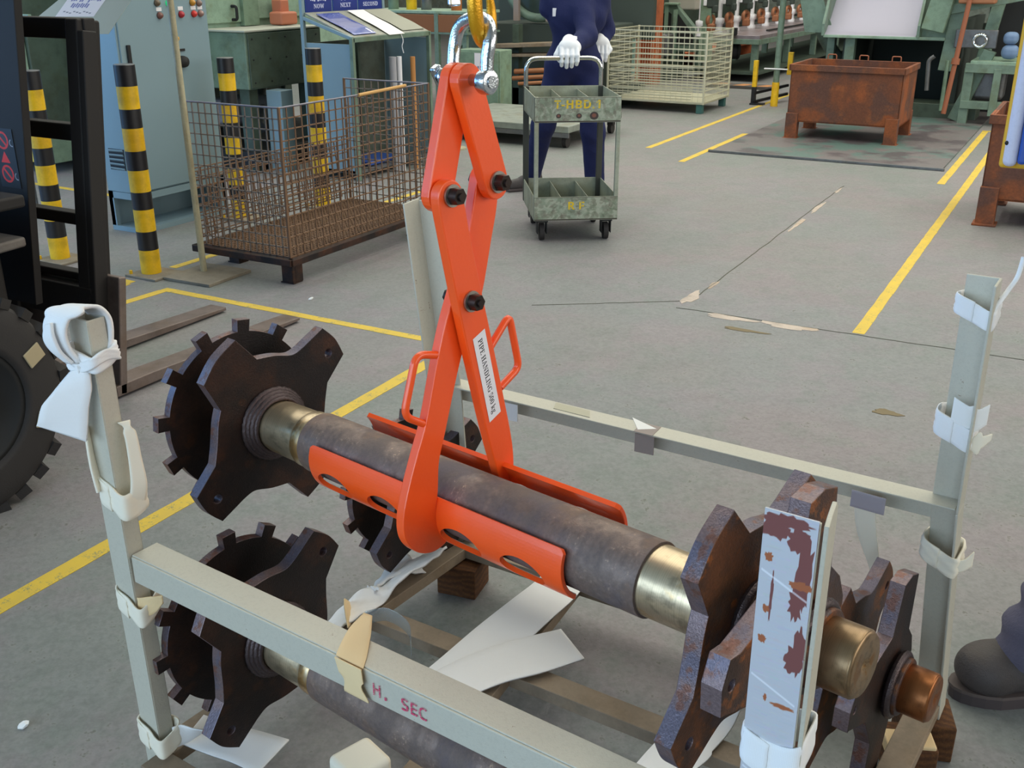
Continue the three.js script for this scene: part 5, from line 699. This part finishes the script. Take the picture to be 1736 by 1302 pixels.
{
  const p = thing('person', 'worker in navy overalls and white gloves walking behind the grey green trolley', 'person', [-3.1, 0, -6.48], 28.8 * Math.PI / 180);
  const hR = [-.085, .88, 0], hL = [.09, .88, 0], body = [
    [[-.06, .92, 0], [.07, .92, 0], .125, .125], [[0, .95, 0], [.01, 1.2, .01], .135, .155], [[-.09, 1.3, 0], [.12, 1.3, 0], .11, .11], [[-.06, 1.2, .03], [.1, 1.2, .03], .11, .11], [[.01, 1.36, 0], [.01, 1.46, 0], .06, .055],
    [[.01, 1.53, .01], [.01, 1.61, .01], .078, .088], [[.01, 1.5, .05], [.01, 1.52, .06], .045, .04], [[.01, 1.55, .1], [.01, 1.57, .095], .014, .01, .01], [[-.075, 1.56, 0], [-.078, 1.58, 0], .018, .018, .01], [[.095, 1.56, 0], [.098, 1.58, 0], .018, .018, .01],
    ...limb(hR, [-.19, .5, -.08], [-.26, .12, -.36], [.098, .078, .066]), ...limb(hL, [.14, .48, .07], [.17, .1, -.02], [.098, .078, .066]),
    ...limb([.04, 1.32, .08], [.07, 1.1, .26], [-.04, 1.04, .47], [.07, .062, .05]), ...limb([.16, 1.33, -.02], [.22, 1.12, -.13], [.185, 1.02, -.03], [.068, .058, .045]),
    [[-.16, 1.34, 0], [-.18, 1.25, .03], .06, .05]];
  const g = skin(body, [-1, -.05, -1], 2, .0165, .04), P = g.attributes.position, col = new Float32Array(P.count * 3);
  for (let i = 0; i < P.count; i++) { const y = P.getY(i), s = y > 1.43 && Math.abs(P.getX(i)) < .14; col.set(s ? (y > 1.6 || (y > 1.53 && P.getZ(i) < 0) ? [.012, .01, .01] : [.42, .24, .15]) : [1, 1, 1].map((v, k) => [.008, .013, .07][k]), 3 * i);
    if (!s) { const q = .006 * Math.sin(y * 46 + P.getX(i) * 30) * Math.sin(P.getZ(i) * 38 + y * 11); P.setXYZ(i, P.getX(i) * (1 + q * .6), y, P.getZ(i) + q * .8); } }
  g.setAttribute('color', new THREE.BufferAttribute(col, 3)); g.computeVertexNormals();
  obj('body', [g], phys(0xffffff, .92, 0, { vertexColors: true, sheen: .2, bumpMap: bumpCoarse, bumpScale: .002 }), p, 'color');
  const hand = (sx, grip) => { const c = [[[0, .06, -.04], [0, .045, -.005], .034, .04, .02], [[-.024, .035, .01], [.028, .035, .01], .03, .03, .02]];
    [-.037, -.013, .012, .036].forEach((x, i) => { const L = [.9, 1.06, 1, .8][i]; const q = grip ? [[x, .03, .03], [x * 1.05, .0, .052], [x * 1.05, -.03 * L, .05], [x, -.052 * L, .028]] : [[x, .02, .03], [x, -.02, .04], [x, -.055 * L, .035], [x, -.08 * L, .02]]; for (let k = 0; k < 3; k++) c.push([q[k], q[k + 1], .0125 - k * .001, .0115 - k * .001, .004]); });
    c.push([[sx * .045, .03, -.005], [sx * .062, .0, .01], .016, .014, .008], [[sx * .062, .0, .01], [sx * .045, -.025, .02], .014, .012, .005]); return skin(c, [-.11, -.11, -.11], .22, .0032, .008); };
  obj('glove', [hand(-1, true).scale(1.25, 1.25, 1.25).translate(-.055, 1.005, .53), rod([-.048, 1.06, .47], [-.02, 1.06, .42], .042, 16, .05)], M.glove, p).userData.label = 'white glove gripping the trolley handle';
  obj('glove', [hand(1, false).scale(1.1, 1.1, 1.1).translate(.175, 1.0, -.01)], M.glove, p); obj('held_tube', [rod([.185, .88, .03], [.18, .97, .03], .016, 12)], M.white, p);
  obj('badge', [rb(.03, .05, .006, .002, -.13, 1.235, .115)], M.white, p); obj('collar', [mv(new THREE.TorusGeometry(.075, .02, 8, 20), [.01, 1.41, 0], [Math.PI / 2, 0, 0])], mat(0x1c2a6e, .9), p);
  const shoe = (x, z, turn, lift) => { const s = skin([[[0, .07, -.08], [0, .06, .02], .045, .045, .02], [[0, .05, .02], [0, .042, .13], .045, .038, .02], [[0, .1, -.07], [0, .12, -.07], .046, .05, .02]], [-.16, -.02, -.16], .36, .008, .02); const q = obj('shoe', [s.applyMatrix4(M4([x, lift, z], [0, turn, 0]))], M.boot, p); obj('sole', [rb(.09, .022, .27, .01).applyMatrix4(M4([x + .03 * Math.sin(turn), .011 + lift, z + .03 * Math.cos(turn)], [0, turn, 0]))], M.sole, q); };
  shoe(-.3, -.36, -1.1, 0); shoe(.17, .02, .1, 0);

  const t = thing('person', 'second worker in dark grey trousers and a scuffed boot at the right picture edge', 'person', [.1, 0, -2.2], 28.8 * Math.PI / 180);
  const b2 = [[[.42, .95, -.05], [.6, .95, -.05], .12, .12], [[.52, 1.0, -.04], [.52, 1.25, -.04], .14, .16], [[.4, 1.34, -.04], [.64, 1.34, -.04], .1, .1], [[.52, 1.38, -.04], [.52, 1.48, -.04], .06, .055], [[.52, 1.55, -.02], [.52, 1.64, -.02], .08, .09], [[.52, 1.57, .07], [.52, 1.6, .065], .014, .012, .01],
    [[.43, .9, -.04], [.2, .5, .03], .1, .078], [[.2, .5, .03], [.035, .22, .005], .078, .076], [[.035, .22, .005], [.01, .13, 0], .084, .086], [[.03, .23, .01], [.0, .2, .02], .075, .066, .02], [[.0, .15, .0], [-.025, .12, 0], .078, .066, .02], ...limb([.6, .9, -.05], [.62, .48, -.1], [.66, .1, -.15], [.1, .078, .07]), ...limb([.38, 1.36, -.04], [.34, 1.1, -.1], [.36, .88, .0], [.065, .05, .04]), ...limb([.66, 1.36, -.04], [.7, 1.1, -.08], [.7, .86, .0], [.065, .05, .04])];
  const g2 = skin(b2, [-.3, -.02, -1], 2, .016, .035), P2 = g2.attributes.position, c2 = new Float32Array(P2.count * 3);
  for (let i = 0; i < P2.count; i++) { const y = P2.getY(i), q = y < .5 ? .006 * Math.sin(y * 70 + P2.getX(i) * 25) : 0; P2.setXYZ(i, P2.getX(i) + q, y, P2.getZ(i) + q); c2.set(y > 1.46 ? [.42, .24, .15] : [.115, .105, .15], 3 * i); }
  g2.setAttribute('color', new THREE.BufferAttribute(c2, 3)); g2.computeVertexNormals();
  obj('body', [g2], phys(0xffffff, .95, 0, { vertexColors: true, bumpMap: bumpCoarse, bumpScale: .003 }), t, 'color');
  obj('hand', [skin([[[.36, .88, 0], [.35, .8, .02], .035, .038], ...[-.03, -.01, .012, .034].flatMap((x, i) => [[[.35 + x, .78, .03], [.352 + x, .72, .05], .011, .0105, .004], [[.352 + x, .72, .05], [.35 + x, .68 + .005 * i, .04], .0105, .009, .004]]), [[.38, .84, .02], [.4, .77, .045], .014, .011, .01]], [.2, .62, -.13], .3, .005, .012)], M.skin, t);
  const boot = (x, z) => { const s = skin([[[.05, .085, 0], [-.03, .078, 0], .058, .056, .03], [[-.03, .072, 0], [-.125, .062, 0], .054, .046, .03], [[-.1, .06, .02], [-.1, .06, -.02], .046, .046, .03], [[.05, .08, 0], [.05, .17, 0], .055, .06, .03]], [-.26, -.08, -.2], .46, .0075, .03).translate(x, .01, z); const q = obj('boot', [s], M.boot, t);
    const o = []; for (let i = 0; i <= 24; i++) { const a = i / 24 * 2 * Math.PI, cx = Math.cos(a); o.push([x - .035 + .142 * Math.sign(cx) * Math.pow(Math.abs(cx), .8), z + (cx < 0 ? .056 : .048) * Math.sin(a)]); } obj('sole', [flat(o, 0, .026)], M.sole, q); obj('welt', [flat(o.map(p3 => [x - .035 + (p3[0] - x + .035) * 1.02, z + (p3[1] - z) * 1.03]), .026, .034)], mat(0x5e524e, .7), q); };
  boot(0, 0); boot(.64, -.15);
}
// ---------- two-tier trolley ----------
{
  const t = thing('trolley', 'worn grey green two-tier trolley with divided trays and a bent tube handle', 'trolley', [-2.756, 0, -5.277], Math.atan2(.276, .407));
  const W = .492, D = .6; // local: x right along the front edge, z towards the viewer (front edge at z = 0)
  const face = (txt, sp) => canvasTex(512, 160, (c, w, h) => { c.fillStyle = '#a2a694'; c.fillRect(0, 0, w, h); let s = sp; const r = () => { s = (s * 1664525 + 1013904223) >>> 0; return s / 4294967296; };
    for (let i = 0; i < 260; i++) { const q = r(); c.fillStyle = q < .35 ? 'rgba(96,110,88,.3)' : q < .7 ? 'rgba(134,146,126,.3)' : 'rgba(90,82,70,.25)'; c.beginPath(); c.ellipse(r() * w, r() * h, 6 + r() * 30, 3 + r() * 14, r() * 3, 0, 7); c.fill(); }
    c.fillStyle = '#d8b420'; c.font = 'bold 76px sans-serif'; c.textAlign = 'center'; c.fillText(txt, w / 2, sp === 5 ? 72 : 86); for (let i = 0; i < 40; i++) { c.fillStyle = 'rgba(162,166,148,.7)'; c.fillRect(110 + r() * 290, 20 + r() * 80, 8 + r() * 16, 3 + r() * 6); }
    if (sp === 5) for (const [x, q] of [[140, 15], [262, 17], [352, 26]]) { c.fillStyle = '#3f3430'; c.beginPath(); c.arc(x, 120, q, 0, 7); c.fill(); c.fillStyle = '#7a4a3c'; c.beginPath(); c.arc(x, 118, q * .5, 0, 7); c.fill(); }
    c.fillStyle = '#40382f'; c.fillRect(0, 0, w, 3); c.fillRect(0, h - 8, w, 8); });
  const tray = (y0, y1, txt, sp, name) => {
    const q = obj(name, [bb(0, W, y0, y0 + .008, -D, 0), bb(0, W, y0, y1, -.006, 0, .002), bb(0, W, y0, y1, -D, -D + .006, .002), bb(0, .006, y0, y1, -D, 0, .002), bb(W - .006, W, y0, y1, -D, 0, .002)], M.trolley, t);
    for (const x of [.17, .33]) obj('divider', [bb(x - .002, x + .002, y0, y1 - .02, -D, 0)], M.trolley, q);
    const m = new THREE.MeshStandardMaterial({ map: face(txt, sp), roughness: .6 }); obj('front_stencil', [new THREE.PlaneGeometry(W - .004, y1 - y0 - .004).translate(W / 2, (y0 + y1) / 2, .001)], m, q, true).userData.label = 'worn yellow stencil lettering';
  };
  tray(.69, .83, 'T-HBD.1', 5, 'upper_tray'); tray(.13, .268, 'R F', 9, 'lower_tray');
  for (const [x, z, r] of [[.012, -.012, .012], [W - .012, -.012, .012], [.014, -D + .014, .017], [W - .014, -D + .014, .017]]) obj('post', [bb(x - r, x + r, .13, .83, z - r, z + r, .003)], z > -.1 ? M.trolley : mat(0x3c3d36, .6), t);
  obj('handle', [bent([[.015, .7, -D - .01], [.015, .99, -D - .01], [W - .015, .99, -D - .01], [W - .015, .7, -D - .01]], .014, .075, 80, 14)], M.chrome, t);
  for (const [x, z] of [[.055, -.08], [W - .055, -.08], [.055, -D + .08], [W - .055, -D + .08]]) { const c = obj('castor', [mv(new THREE.CylinderGeometry(.05, .05, .028, 28), [x, .05, z], [0, 0, Math.PI / 2])], M.rubber, t); obj('fork', [bb(x - .03, x - .024, .04, .125, z - .03, z + .03, .002), bb(x + .024, x + .03, .04, .125, z - .03, z + .03, .002), bb(x - .035, x + .035, .11, .13, z - .035, z + .035, .003)], M.dark, c); }
}
scene.traverse(o => { if (o.isMesh) o.castShadow = o.receiveShadow = true; });
renderer.render(scene, camera);
